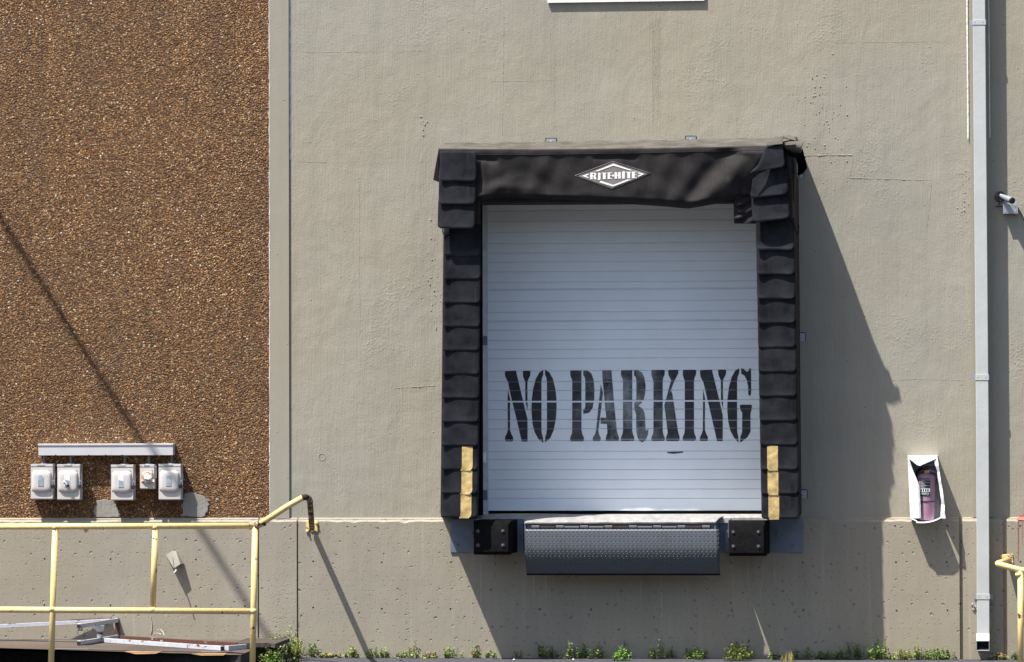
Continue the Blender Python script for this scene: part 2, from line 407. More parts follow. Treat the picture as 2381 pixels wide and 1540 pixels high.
# painted tilt-up wall with the dock opening
ox0, ox1 = P(1115, 800).x, P(1790, 800).x; oz0, oz1 = P(1450, 1205).z, P(1450, 425).z
t = thing('concrete_wall', (.5, 0, ZW), 'tall beige painted concrete wall around the loading dock door', 'wall')
q = MB()
xs = [xb, ox0, ox1, 10]; zs = [ZW-.02, oz0, oz1, ZT]
for i in range(3):
    for j in range(3):
        if i == 1 and j <= 1 and not (j == 0): continue
        if i == 1 and j == 0: continue
        q.poly([(xs[i], 0, zs[j]), (xs[i+1], 0, zs[j]), (xs[i+1], 0, zs[j+1]), (xs[i], 0, zs[j+1])])
q.box(-10, ox0, .302, .35, -.3, ZT).box(ox1, 10, .302, .35, -.3, ZT).box(ox0, ox1, .302, .35, oz1, ZT)
q.poly([(ox0, 0, oz0), (ox0, .3, oz0), (ox0, .3, oz1), (ox0, 0, oz1)])
q.poly([(ox1, 0, oz0), (ox1, .3, oz0), (ox1, .3, oz1), (ox1, 0, oz1)])
q.poly([(ox0, 0, oz1), (ox1, 0, oz1), (ox1, .3, oz1), (ox0, .3, oz1)])
# trowel seams, combed streaks and blobs left in the render coat
def seam(pts, r, jit=.0015):
    w3 = []
    for (ax_, ay), (bx_, by) in zip(pts, pts[1:]):
        n = max(2, int(max(abs(bx_-ax_), abs(by-ay))/4))
        w3 += [P(ax_+(bx_-ax_)*i/n, ay+(by-ay)*i/n, 0)+Vector((rnd.uniform(-jit, jit), 0, rnd.uniform(-jit, jit))) for i in range(n)]
    q.tube(w3, [r*rnd.uniform(.2, 1.1) for _ in w3], 5)
seam([(1868, 362), (1984, 361)], .0045); seam([(1976, 414), (2070, 417), (2166, 419)], .0040); seam([(2166, 419), (2162, 470), (2155, 530)], .0035)
seam([(918, 903), (960, 900), (1022, 897)], .0032); seam([(690, 376), (760, 378)], .0025); seam([(2070, 884), (2130, 882), (2240, 884)], .0022)
seam([(1172, 40), (1170, 160), (1168, 320)], .0028); seam([(836, 420), (835, 600), (838, 780)], .0026); seam([(1985, 362), (1976, 414)], .003)
seam([(1140, 190), (1300, 187)], .0018); seam([(1940, 100), (2200, 97)], .0018); seam([(700, 122), (1000, 120)], .0016)
for k in range(9): seam([(1516+k*2.4, rnd.uniform(22, 60)), (1517+k*2.2, rnd.uniform(220, 320))], .0022)
for k in range(5): seam([(1280+k*3.1, rnd.uniform(60, 120)), (1279+k*3, rnd.uniform(180, 320))], .0014)
for cx_, cy_, sx_, sy_, n_ in ((1890, 200, 26, 40, 34), (1925, 290, 40, 60, 40), (1900, 350, 30, 12, 16), (985, 290, 5, 16, 14), (1010, 660, 16, 60, 40), (2238, 470, 8, 40, 22), (1150, 560, 60, 200, 0)):
    for _ in range(n_):
        p = P(rnd.gauss(cx_, sx_), rnd.gauss(cy_, sy_), 0); r_ = rnd.uniform(.003, .009)
        q.lathe(p, (0, -1, 0), [(-.001, r_), (r_*.35, r_*.85), (r_*.6, r_*.4), (r_*.65, 0)], 7)
c0_ = P(749, 1063, 0); ring = [c0_+Vector((.032*math.cos(a)*rnd.uniform(.95, 1.05), 0, .032*math.sin(a))) for a in [k*.2618 for k in range(25)]]
q.tube(ring, .0032, 5)
q.build('wall_face', M['wall'], t)
# raised cover strip over the wall joint behind the downspout, with white caulk down its edges
j0, j1 = P(2253, 100, -.015), P(2262, 1190, -.015); k0, k1 = P(2301, 100, -.015), P(2311, 1190, -.015)
def ex(a, b, z): return a.x+(b.x-a.x)*(z-a.z)/(b.z-a.z)
q = MB(); q.hexa([(ex(j0, j1, ZW), -.015, ZW), (ex(k0, k1, ZW), -.015, ZW), (ex(k0, k1, ZT), -.015, ZT), (ex(j0, j1, ZT), -.015, ZT)],
                 [(ex(j0, j1, ZW), .01, ZW), (ex(k0, k1, ZW), .01, ZW), (ex(k0, k1, ZT), .01, ZT), (ex(j0, j1, ZT), .01, ZT)])
q.build('joint_cover', M['wall2'], t)
def caulk(pxt, pxb, pyb, r, name):
    q = MB(); n = 70; pts = []
    for i in range(n+1):
        f = i/n; p = P(pxt+(pxb-pxt)*f, -40+(pyb+40)*f, -.016)
        pts.append(p+Vector((rnd.uniform(-.0008, .0008), 0, 0)))
    q.tube(pts, [r*rnd.uniform(.85, 1.12) for _ in pts], 6).build(name, M['caulk_white'], t)
caulk(2248.6, 2251.4, 323, .0085, 'caulk_line'); caulk(2298.5, 2301.8, 320, .0045, 'caulk_line')
q = MB(); n = 150; pe = [Vector((xa-.002+rnd.uniform(-.0022, .0022), -.016, ZW+(ZT-ZW)*i/n)) for i in range(n+1)]
q.tube(pe, [.0038*rnd.uniform(.3, 1.4) for _ in pe], 6).build('paint_edge', M['caulk_white'], AGG)

# foundation wall: five cast sections with a sloping top, tie holes and grooves
holes = [(178.7, 2236), (442.4, 2237), (783.7, 2239), (979.7, 2236), (1252.6, 2246), (177, 2421), (442.4, 2422), (783.7, 2425.5),
         (979.7, 2425), (1252.6, 2431), (1527, 2250), (1527, 2436), (1803.6, 2249), (1802, 2437), (2160, 2437.5), (2364, 2439),
         (2644, 2442), (2928, 2443), (2925, 2251), (3211, 2251), (3214, 2441), (3212, 2104), (3580, 2104), (3790, 2104),
         (3584, 2249.6), (3787, 2249), (3586.5, 2443.7), (3790, 2442), (4081, 2104), (4082, 2248)]
holes = [P(*S(*h), YF) for h in holes]
t = thing('foundation_wall', (0, YF, 0), 'pitted grey beige concrete foundation wall with rows of dark tie holes below the ledge', 'wall')
secs = [(-10, P(599, 1400, YF).x), (P(602.5, 1400, YF).x, P(689.8, 1350, YF).x), (P(693.5, 1350, YF).x, P(2231, 1350, YF).x),
        (P(2238.5, 1350, YF).x, P(2333, 1350, YF).x), (P(2341.5, 1350, YF).x, 10)]
def section(x0, x1):
    q = MB(); zb = -.3
    n = max(2, int((x1-x0)/.05)); top = []
    for i in range(n+1):
        x = x0+(x1-x0)*i/n; j = 0 if i in (0, n) else abs(rnd.gauss(0, .004))+(rnd.random() < .06)*rnd.uniform(.004, .014)
        top.append((x, ZF-j))
    outline = [(x0, zb), (x1, zb)]+list(reversed(top))
    vs = [Vector(p) for p in outline]; es = [(i, (i+1) % len(vs)) for i in range(len(vs))]
    hs = [h for h in holes if x0+.03 < h.x < x1-.03]; R = .0085; N = 12; cups = []
    for h in hs:
        o = len(vs); ring = [Vector((h.x+R*math.cos(2*math.pi*k/N), h.z+R*math.sin(2*math.pi*k/N))) for k in range(N)]
        vs += ring; es += [(o+k, o+(k+1) % N) for k in range(N)]; cups.append(ring)
    r = delaunay_2d_cdt(vs, es, [], 0, 1e-6); ov, of = r[0], r[2]
    pts = [Vector((v.x, YF, v.y)) for v in ov]; fs = []
    zt = lambda x: interp(top, x)
    for f in of:
        c = sum((ov[i] for i in f), Vector((0, 0)))/len(f)
        if any((c-Vector((h.x, h.z))).length < R*.97 for h in hs): continue
        if c.y > zt(c.x)+1e-5 or c.x < x0 or c.x > x1: continue
        fs.append(tuple(f))
    q.add(pts, fs)
    for ring in cups:
        a = [Vector((v.x, YF, v.y)) for v in ring]; b = [Vector((v.x, YF+.05, v.y)) for v in ring]
        q.add(a+b, [(k, (k+1) % N, N+(k+1) % N, N+k) for k in range(N)]+[tuple(range(N, 2*N))])
    for (xa_, za_), (xb_, zb_) in zip(top, top[1:]):
        q.poly([(xa_, YF, za_), (xb_, YF, zb_), (xb_, .002, ZW+.0005), (xa_, .002, ZW+.0005)])
    for x in (x0, x1):
        q.poly([(x, YF, zb), (x, YF+.04, zb), (x, YF+.04, ZF-.004), (x, YF, ZF)])
    return q
for a, b in secs: section(a, b).build('cast_section', M['found'], t)
MB().box(-10, 10, YF+.028, .30, -.3, ZW-.012).build('groove_back', M['found'], t)
# pale run-off drips under the right bumper and a few more along the band
zd = Z(2500, 1700, 2.2)
for pts, w in (([(1078, 1180), (1080, 1290), (1092, 1430), (1104, 1560), (1112, 1700)], 4), ([(1222, 1200), (1214, 1290), (1218, 1330), (1196, 1430), (1190, 1560)], 5),
               ([(1315, 1170), (1318, 1300), (1312, 1420)], 6), ([(945, 1190), (950, 1400), (955, 1540)], 6), ([(320, 1370), (322, 1600), (318, 1800)], 6),
               ([(-800, 1250), (-806, 1500), (-802, 1760)], 5), ([(-700, 1330), (-695, 1600)], 7), ([(140, 1380), (136, 1620)], 6), ([(-1270, 1210), (-1268, 1560), (-1275, 1800)], 7)):
    q = MB(); L_ = [P(*zd(x-w/2*rnd.uniform(.5, 1), y), YF-.0012) for x, y in pts]; R_ = [P(*zd(x+w/2*rnd.uniform(.5, 1), y), YF-.0012) for x, y in pts]
    R_[-1] = L_[-1].copy()+Vector((.001, 0, 0))
    for k in range(len(pts)-1): q.poly([L_[k], R_[k], R_[k+1], L_[k+1]])
    q.build('drip_stain', M['drip'], t)
# red spray paint running over the ledge at the far right
q = MB()
rz = Z(3900, 1950, 2.2)
def redpoly(pts, y): q.poly([P(*rz(*p), y) for p in pts])
redpoly([(380, 262), (398, 246), (424, 240), (500, 228), (500, 262)], -.002)
q.poly([P(*rz(378, 262), -.003)+Vector((0, 0, .002)), P(*rz(500, 262), -.003)+Vector((0, 0, .002)), P(*rz(500, 290), YF-.003), P(*rz(374, 288), YF-.003)])
for x, w, l in ((376, 5, 350), (384, 2, 300), (412, 3, 210), (430, 4, 160), (455, 9, 250), (480, 5, 320)):
    redpoly([(x, 289), (x+w, 289), (x+w*.8, 289+l), (x+w*.2, 289+l)], YF-.003)
tag(q.build('paint_splash', M['red'], origin=P(*rz(420, 280), YF)), 'red spray paint splash dripping down the concrete ledge by the right handrail', 'paint')

# white panel whose bottom edge shows at the top of the frame
a = P(1273, 7, -.03)
t = thing('wall_panel', (a.x+.7, 0, a.z), 'white flat metal panel high on the wall, only its lower edge in view', 'panel')
MB().box(a.x, a.x+1.405, -.030, -.006, a.z, a.z+.9).build('panel_sheet', M['white_sheet'], t, bevel=.002)
for dx in (.06, .70, 1.34):
    MB().box(a.x+dx, a.x+dx+.02, -.006, .0, a.z+.05, a.z+.85).build('standoff', M['galv'], t)

# ------------------------------------------------------------------ dock door
YD = .203
dx0, dx1 = P(1128, 800, YD).x, ox1-.01; dzb, dzt = P(1450, 1187.5, YD).z, oz1+.1
t = thing('dock_door', ((dx0+dx1)/2, YD, dzb), 'white ribbed overhead dock door stencilled NO PARKING in black', 'door')
gy = [845, 887, 930.6, 976.6, 1013.6, 1050.6, 1089.6, 1131.7, 1162.8, 1207.6, 1251, 1285, 1322, 1363.4, 1400, 1436, 1485.7, 1528,
      1564, 1603, 1640, 1679.6, 1716.8, 1764, 1807, 1838.6, 1880.6, 1920.5, 1958, 1995]
gz = [P(*S(1950, y), YD).z for y in gy]
twin = [P(*S(1950, y), YD).z for y in (1158.5, 1289.6)]
prof = [(dzt, 0)]
for z in sorted(gz+twin, reverse=True):
    h = .0050
    prof += [(z+h, 0), (z+.0014, .010), (z-.0014, .010), (z-h*.8, .0)]
# bottom section: sheet flares a little where it is bent
prof += [(dzb+.05, 0), (dzb, -.004)]
q = MB(); nx = 46
def dent(x, z):
    k = 0
    for cx, w, a in ((P(1432, 1180, YD).x, .11, .010), (P(1500, 1180, YD).x, .09, .006), (P(1545, 1180, YD).x, .04, .007)):
        k += a*math.exp(-((x-cx)/w)**2)
    return k*math.exp(-((z-dzb)/.022)**2)
pr = []
for (z0, y0), (z1, y1) in zip(prof, prof[1:]):
    pr.append((z0, y0))
    if abs(z0-z1) > .045 and z1 <= dzb+.06:
        for f in (.3, .6, .85): pr.append((z0+(z1-z0)*f, y0+(y1-y0)*f))
pr.append(prof[-1])
vs = []; fs = []
for z, y in pr:
    for i in range(nx+1):
        x = dx0+(dx1-dx0)*i/nx; vs.append((x, YD+y-dent(x, z), z))
n1 = nx+1
for j in range(len(pr)-1):
    for i in range(nx): fs.append((j*n1+i, j*n1+i+1, (j+1)*n1+i+1, (j+1)*n1+i))
q.add(vs, fs); q.build('door_leaf', M['door'], t)
MB().box(dx0, dx1, YD+.02, YD+.05, dzb-.02, dzt).build('door_back', M['dark'], t)
# rubber astragal under the door
q = MB(); zlo = P(1450, 1195.5, YD).z
q.grid(lambda u, v: Vector((dx0+(dx1-dx0)*u, YD-.012+.02*abs(v-.5)+.006*math.sin(u*19)*v, dzb+.003+(zlo-dzb-.003)*v+.004*math.sin(u*11)*v)), 40, 6)
q.build('bottom_seal', M['rubber'], t, smooth=True)
# left guide track with its brackets and a strip of bracing
tz0, tz1 = P(1130, 1200, .14).z, oz1
q = MB(); q.box(ox0+.002, P(1134, 800, .15).x, .150, .17, tz0, tz1); q.box(ox0+.002, ox0+.012, .06, .15, tz0, tz1)
q.build('guide_track', M['track'], t, bevel=.002)
for y0, y1, m_ in ((782, 803, 'plate'), (1140, 1162, 'plate')):
    MB().pbox(1123, 1133, y0, y1, .142, .150).build('track_bracket', M[m_], t, bevel=.002)
zz = Z(1700, 1700, 2.2)
MB().prism([P(*zz(*p), .135) for p in ((492, 245), (535, 238), (540, 330), (518, 335))], (0, .01, 0)).build('track_bracket', M['white_sheet'], t)
# stencilled lettering, cut where the ribs and the stencil bridge leave bare paint
LT = {
 'N': [[(218,168),(222,157),(300,153),(352,373),(385,510),(385,672),(343,672),(298,480),(262,335),(242,235),(222,195)],
       [(240,292),(257,362),(256,585),(266,615),(279,640),(280,660),(274,671),(226,671),(219,660),(220,640),(234,612),(241,585),(239,380)],
       [(350,160),(356,154),(402,154),(407,162),(404,188),(388,222),(384,250),(385,445),(369,378),(368,235),(352,195)]],
 'O': [[(500,145),(470,168),(445,215),(426,285),(415,370),(414,450),(421,540),(436,600),(462,650),(500,682),(500,648),(490,615),(487,590),(487,235),(491,205),(500,182)],
       [(513,143),(545,166),(570,210),(588,280),(597,360),(598,430),(592,510),(576,590),(552,645),(513,680),(513,645),(523,610),(527,580),(527,235),(523,205),(513,180)]],
 'P': [[(697,158),(704,151),(780,151),(780,585),(786,618),(798,642),(798,662),(792,670),(702,670),(697,662),(698,640),(710,612),(712,585),(712,220),(699,190)],
       [(793,152),(825,153),(852,172),(868,215),(875,290),(874,350),(862,425),(838,460),(793,470),(793,442),(804,430),(808,410),(808,220),(803,198),(793,186)]],
 'A': [[(922,250),(938,320),(904,590),(910,620),(922,645),(920,662),(914,669),(868,669),(861,660),(864,642),(880,615),(886,592)],
       [(932,150),(1000,150),(1018,380),(1040,600),(1054,642),(1054,660),(1048,668),(962,668),(957,658),(960,636),(970,608),(966,543),(920,541),(920,497),(961,497),(950,380),(933,200)]],
 'R': [[(1068,158),(1074,150),(1152,149),(1152,590),(1158,620),(1167,642),(1166,662),(1160,668),(1074,668),(1068,660),(1070,640),(1082,612),(1084,585),(1084,220),(1070,188)],
       [(1165,150),(1195,150),(1222,165),(1241,205),(1250,260),(1247,320),(1236,362),(1218,392),(1196,410),(1222,426),(1240,455),(1247,500),(1249,575),(1254,592),(1262,590),(1266,576),(1270,590),(1266,625),(1250,660),(1226,679),(1205,668),(1190,640),(1182,600),(1180,470),(1166,432),(1166,392),(1178,376),(1182,350),(1182,225),(1177,200),(1165,186)]],
 'K': [[(1291,155),(1297,147),(1385,147),(1391,155),(1389,180),(1378,208),(1375,240),(1375,590),(1380,620),(1391,645),(1390,660),(1384,667),(1297,667),(1291,660),(1293,640),(1305,612),(1307,585),(1307,230),(1293,185)],
       [(1414,155),(1420,147),(1484,146),(1490,154),(1488,175),(1462,225),(1430,305),(1400,362),(1418,292),(1436,222),(1418,188)],
       [(1438,298),(1447,330),(1486,592),(1500,642),(1498,660),(1490,668),(1406,668),(1398,658),(1401,636),(1412,610),(1387,405),(1404,345)]],
 'I': [[(1522,155),(1528,146),(1614,146),(1621,154),(1619,180),(1607,208),(1604,240),(1604,590),(1608,615),(1620,642),(1618,658),(1608,666),(1528,665),(1520,656),(1523,638),(1534,610),(1537,580),(1537,230),(1523,188)]],
 'n': [[(1647,160),(1652,149),(1735,145),(1788,360),(1815,480),(1815,668),(1773,668),(1730,480),(1675,245),(1652,196)],
       [(1671,290),(1685,355),(1684,585),(1694,615),(1707,642),(1706,660),(1700,667),(1652,667),(1646,658),(1648,640),(1662,612),(1669,585)],
       [(1780,152),(1786,145),(1834,144),(1840,152),(1838,178),(1820,215),(1816,240),(1817,432),(1802,372),(1801,225),(1784,185)]],
 'G': [[(1935,135),(1906,152),(1880,200),(1860,275),(1849,360),(1848,440),(1854,520),(1870,590),(1895,640),(1930,680),(1930,640),(1922,605),(1920,580),(1920,225),(1925,195),(1935,172)],
       [(1950,135),(1968,140),(1985,158),(1998,160),(2006,150),(2010,135),(2018,134),(2022,145),(2023,315),(2018,335),(2010,338),(2002,322),(2001,270),(1992,225),(1975,190),(1950,176)],
       [(1940,408),(1946,402),(2022,402),(2028,410),(2026,436),(2018,470),(2018,600),(1996,640),(1943,680),(1943,640),(1954,610),(1957,580),(1957,460),(1942,436)]],
}
lz = Z(1900, 1400, 1.8315)
joints = [(235, 228), (300, 292), (440, 433), (521, 515), (580, 572), (660, 655)]
for ch, polys in LT.items():
    bm = bmesh.new()
    for pl in polys:
        f = bm.faces.new([bm.verts.new(P(*lz(*p), YD-.0015)) for p in pl])
    bm.normal_update(); bmesh.ops.triangulate(bm, faces=bm.faces[:])
    gaps = [(y0+(y1-y0)*.5, 3.2) for y0, y1 in joints]+[(376.5, 12.5)]
    cx = sum(p[0] for pl in polys for p in pl)/sum(len(pl) for pl in polys)
    for gyc, gw in gaps:
        yy = gyc+(-3 if cx > 1100 else 3)
        za, zb_ = P(*lz(cx, yy-gw/2), YD).z, P(*lz(cx, yy+gw/2), YD).z
        for z in (za, zb_):
            bmesh.ops.bisect_plane(bm, geom=bm.verts[:]+bm.edges[:]+bm.faces[:], plane_co=(0, 0, z), plane_no=(0, 0, 1), dist=1e-6)
        kill = [f for f in bm.faces if zb_ < f.calc_center_median().z < za]
        bmesh.ops.delete(bm, geom=kill, context='FACES')
    bm.verts.ensure_lookup_table(); bm.verts.index_update()
    q = MB().add([v.co.copy() for v in bm.verts], [tuple(v.index for v in f.verts) for f in bm.faces]); bm.free()
    q.build('stencil_letter', M['letter'], t)
sm = MB()
sm.poly([P(*lz(*p), YD-.0018) for p in ((1404, 750), (1440, 746), (1500, 745), (1524, 744), (1526, 752), (1500, 757), (1455, 762), (1410, 757))])
sm.build('scuff_mark', M['letter'], t)
# ------------------------------------------------------------------ dock seal
org = P(1440, 1203, 0)
seal = thing('dock_seal', org, 'black padded dock seal with a sagging head curtain and pleated side pads round the door', 'dock seal')
YS = -.72
def lerp(a, b, f): return a+(b-a)*f
# side pads
def pad(fl, fr, bl, br):
    a = [P(fl[1][0], fl[1][1], YS), P(fr[1][0], fr[1][1], YS), P(fr[0][0], fr[0][1], YS), P(fl[0][0], fl[0][1], YS)]
    b = [P(bl[1][0], bl[1][1], 0), P(br[1][0], br[1][1], 0), P(br[0][0], br[0][1], 0), P(bl[0][0], bl[0][1], 0)]
    for v, w in zip(a, b): w.z = v.z; w.y = -.001
    MB().hexa(a, b).build('side_pad', M['vinyl_brown'], seal, bevel=.012)
pad([(1034, 400), (1026, 1201)], [(1117, 400), (1110, 1203)], [(1032, 400), (1024, 1200)], [(1119, 400), (1113, 1200)])
pad([(1756, 400), (1771, 1203)], [(1842, 400), (1857, 1201)], [(1775, 400), (1780, 1200)], [(1857, 400), (1864, 1200)])
# door-side liner of the left pad and rubber strip
MB().pbox(1112, 1121, 470, 1199, -.06, .0).build('liner_strip', M['rubber'], seal)
def flap(xt, xb, yt, yb, yd, lift, rl, rr, m=M['flap'], skew=0, name='pleat', extra=0):
    amp_, fq_, ph_ = rnd.uniform(.0004, .0016), rnd.uniform(3, 7), rnd.uniform(0, 6)
    def fn(u, v):
        hpx = yb-yt; dv = (1-v)*hpx
        il = rl-math.sqrt(max(0, rl*rl-(rl-dv)**2)) if dv < rl else 0
        ir = rr-math.sqrt(max(0, rr*rr-(rr-dv)**2)) if dv < rr else 0
        L = lerp(xt[0], xb[0], v)+il; R_ = lerp(xt[1], xb[1], v)-ir
        px = lerp(L, R_, u); py = lerp(yt, yb, v)+skew*(u-.5)*v
        l = lift[0]*math.exp(-(u/.22)**2)+lift[1]+lift[2]*math.exp(-((1-u)/.25)**2)
        bul = extra*math.sin(math.pi*u)*v+amp_*math.sin(u*fq_+ph_)*v
        return P(px, py, yd-.005-l*v**1.15-bul)
    q = MB(); q.grid(fn, 16, 14, lambda u, v: (u, v))
    return q.build(name, m, seal, smooth=True, solid=.003), fn
def stripe(fl, fn, u0, u1, v0, v1):
    q = MB(); q.grid(lambda u, v: fn(lerp(u0, u1, u), lerp(v0, v1, v))-Vector((0, .0035+.0008*math.sin(u*5+v*9), 0)), 5, 10)
    o = q.build('yellow_stripe', M['cloth_yellow'], None, origin=ORG[seal], smooth=True); o.parent = fl; o.location = (0, 0, 0)
for k in range(12):
    ys = 1023+95.2*k; yb = ys/1.72029; yt = yb-62 if k else yb-72
    f0 = (yb-595)/608; lx, rx = lerp(1032.5, 1025, f0), lerp(1118.5, 1111, f0)
    lf = (rnd.uniform(.015, .021), rnd.uniform(.003, .006), rnd.uniform(.002, .007))
    o, fn = flap((lx+.4, rx+.3), (lx, rx), yt, yb, YS, lf, 1.5, 8, skew=rnd.uniform(-.8, .9))
    if k >= 9:
        vv = (yb-55.3-yt)/(yb-yt); a, b = (1074, 1099) if k == 9 else (1073, 1098) if k == 10 else (1071, 1096)
        stripe(o, fn, (a-lx)/(rx-lx), (b-lx)/(rx-lx), vv+.02, 1.03)
for k in range(12):
    ys = 1001+97.65*k; yb = ys/1.72029; yt = yb-63 if k else yb-75
    f0 = (yb-582)/624; lx, rx = lerp(1758, 1770.5, f0), lerp(1847, 1859, f0)
    big = .016*max(0, 1-k/4)
    lf = (rnd.uniform(.005, .010)+big*.7, rnd.uniform(.003, .006)+big, rnd.uniform(.004, .009)+big)
    o, fn = flap((lx-.4, rx-.2), (lx, rx), yt, yb, YS, lf, 6, 8.5, skew=rnd.uniform(-1.8, .3))
    if k >= 9:
        vv = (yb-56.8-yt)/(yb-yt); a, b = (1784, 1809) if k == 9 else (1785, 1810) if k == 10 else (1787, 1812)
        stripe(o, fn, (a-lx)/(rx-lx), (b-lx)/(rx-lx), vv+.02, 1.03)
# head: foam core box put in to block light, sloping dusty hood, hanging curtain
YH = -.79
a = [P(1034, 472, -.66), P(1846, 470, -.66), P(1848, 350, -.72), P(1032, 356, -.72)]
b = [P(1046, 478, 0), P(1852, 474, 0), P(1852, 330, 0), P(1052, 343, 0)]
for v in b: v.y = -.001
MB().hexa(a, b).build('head_core_light_block', M['vinyl'], seal)
wedge = [(0, 337.5), (.25, 333.5), (.55, 329.5), (.88, 325), (1, 321)]
fedge = [(1021, 346.5), (1250, 348), (1500, 345.5), (1777, 340), (1850, 337)]
def hood(u, v):
    pw = P(lerp(1049, 1853, u), interp(wedge, u), -.001); px = lerp(1021, 1850, u); pf = P(px, interp(fedge, px), YH)
    p = pw.lerp(pf, v); p.z += .035*math.sin(math.pi*v)*(1-.4*v)+.006*math.sin(u*47)*math.sin(math.pi*v)+.005*math.sin(u*113+v*3)*v*(1-v)*3
    return p
q = MB(); q.grid(hood, 90, 10); q.build('hood', M['vinyl_dusty'], seal, smooth=True, solid=.006)
Lz, Rz = Z(1650, 500, 2.8012), Z(2450, 500, 2.8012)
ridges = [(Lz(800, 420), Lz(805, 700), 6, .018), (Lz(760, 800), Lz(980, 690), 11, .040), (Lz(980, 690), Lz(1330, 720), 9, .022),
          (Lz(740, 385), Lz(930, 405), 5, -.030), (Lz(1180, 520), Lz(880, 620), 10, -.014), (Lz(1420, 620), Lz(1720, 820), 12, -.018),
          (Lz(1500, 420), Lz(1350, 640), 14, .016), (Lz(2050, 380), Lz(2480, 370), 6, -.030), (Lz(1700, 800), Lz(2100, 740), 10, .015),
          (Rz(1560, 330), Rz(920, 900), 24, .085), (Rz(1290, 330), Rz(830, 880), 17, -.060), (Rz(1000, 420), Rz(760, 770), 16, .026),
          (Rz(640, 360), Rz(500, 640), 14, .016), (Rz(1320, 640), Rz(1400, 820), 9, .035), (Rz(1180, 300), Rz(1500, 350), 6, -.020),
          (Rz(100, 760), Rz(560, 700), 11, .012), (Rz(1700, 330), Rz(1500, 600), 12, .050)]
bedge = [(1021, 471), (1107, 470), (1167, 464), (1300, 468), (1453, 474), (1530, 479), (1600, 485), (1625, 481), (1715, 465), (1765, 464)]
def fy(px, py):
    y = 0
    for (x0, y0), (x1, y1), w, amp in ridges:
        dx, dy = x1-x0, y1-y0; L2 = dx*dx+dy*dy; t_ = max(0, min(1, ((px-x0)*dx+(py-y0)*dy)/L2))
        d2 = (px-x0-dx*t_)**2+(py-y0-dy*t_)**2
        y -= amp*(.66 if abs(amp) > .05 else .42)*math.exp(-d2/(1.6*w*w))
    y -= .003*math.sin(px*.11+py*.05)+.003*math.sin(px*.043-py*.09+1)
    top = interp(fedge, px); bot = interp(bedge, px); v = (py-top)/(bot-top)
    damp = min(1, max(0, v/.12))
    lg = math.exp(-(((px-1425)/70)**4)-(((py-408)/38)**4))
    y *= damp*(1-.85*lg)
    y += .012*v-.007*math.exp(-((py-top-8)/9)**2)
    if v > .88: y += .16*((v-.88)/.12)**2
    return YH+y
def curt(u, v):
    px = lerp(1021, 1802, u); py = lerp(interp(fedge, px), interp(bedge, px), v); return P(px, py, fy(px, py))
q = MB(); q.grid(curt, 230, 46); q.build('head_curtain', M['vinyl_curtain'], seal, smooth=True, solid=.004)
# stitched hem line along the top of the curtain
q = MB(); q.tube([P(px, interp(fedge, px)+13-4*(px-1021)/760, fy(px, interp(fedge, px)+13-4*(px-1021)/760)-.004) for px in range(1024, 1778, 8)], .0022, 6)
q.build('hem', M['vinyl_brown'], seal, smooth=True)
# gathered strip at the right end of the curtain
def gath(u, v):
    px = lerp(1704+3*v, 1764, u); py = lerp(424-6*u, 520, v)
    y = YH+.035+.035*v-.018*math.exp(-((u-.22)/.16)**2)*(1+.8*math.sin(v*38))-.008*math.sin(v*23+u*7)
    return P(px, py, y)
q = MB(); q.grid(gath, 24, 44); q.build('gathered_strip', M['vinyl_curtain'], seal, smooth=True, solid=.004)
# three larger pleats at each end of the head
for k, (x0, x1, yt, yb) in enumerate(((1021.5, 1108, 352, 422), (1019.5, 1106, 414, 475.3), (1017.5, 1104, 466, 531.3))):
    flap((x0+1.5, x1+.5), (x0, x1), yt, yb, YH-.024+.006*k, (.012, .010+.006*k, .010), 6, 7, name='head_pleat', extra=.010 if k == 2 else .004)
rp = [((1777, 1840), (1752, 1827), 345, 398, -7), ((1753, 1833), (1744, 1833), 392, 457, -9), ((1746, 1833), (1750, 1837), 445, 513, -10)]
for k, (xt, xb, yt, yb, sk) in enumerate(rp):
    if k == 0:
        def fA(u, v):
            L = interp([(0, 1780), (.35, 1772), (.7, 1762), (1, 1743)], v); R_ = interp([(0, 1820), (.9, 1825), (1, 1818)], v)
            return P(lerp(L, R_, u), lerp(338, 403, v)-14*u*v+8*(1-v)*(u-.5)*-1, YH-.055-.02*v-.03*math.exp(-(u/.3)**2)*v)
        q = MB(); q.grid(fA, 16, 14, lambda u, v: (u, v)); q.build('head_pleat', M['flap'], seal, smooth=True, solid=.005)
    else:
        flap(xt, xb, yt, yb, YH-.012+.008*k, (.012, .014, .020), 7, 9, skew=sk, name='head_pleat', extra=.02)
# torn and folded cover at the right end
tz = Z(3050, 500, 3.424)
def torn(pts, m, name='torn_cover'):
    q = MB(); q.poly([P(*tz(x, y), d) for x, y, d in pts]); return q.build(name, M[m], seal, solid=.006)
torn([(52, 285, -.86), (70, 235, -.84), (150, 195, -.78), (290, 150, -.66), (276, 205, -.84), (275, 262, -.87)], 'vinyl_dusty')
torn([(150, 195, -.70), (290, 150, -.60), (380, 148, -.56), (440, 185, -.60), (472, 222, -.70), (400, 205, -.74), (282, 182, -.76)], 'vinyl_dusty')
q = MB(); q.grid(lambda u, v: P(*tz(lerp(283+35*v, 560-40*v, u), lerp(245-18*math.sin(u*2.6), 350+38*u, v)), -.745-.03*math.sin(math.pi*min(1, v*1.1))), 14, 8)
q.build('torn_cover', M['vinyl_dusty'], seal, smooth=True, solid=.006)
torn([(282, 250, -.76), (330, 345, -.77), (440, 372, -.77), (525, 385, -.76), (500, 470, -.70), (430, 440, -.70), (300, 385, -.74)], 'rubber')
torn([(430, 372, -.70), (520, 385, -.72), (545, 325, -.68), (580, 450, -.70), (610, 592, -.70), (570, 650, -.58), (485, 706, -.42), (492, 560, -.50)], 'rubber')
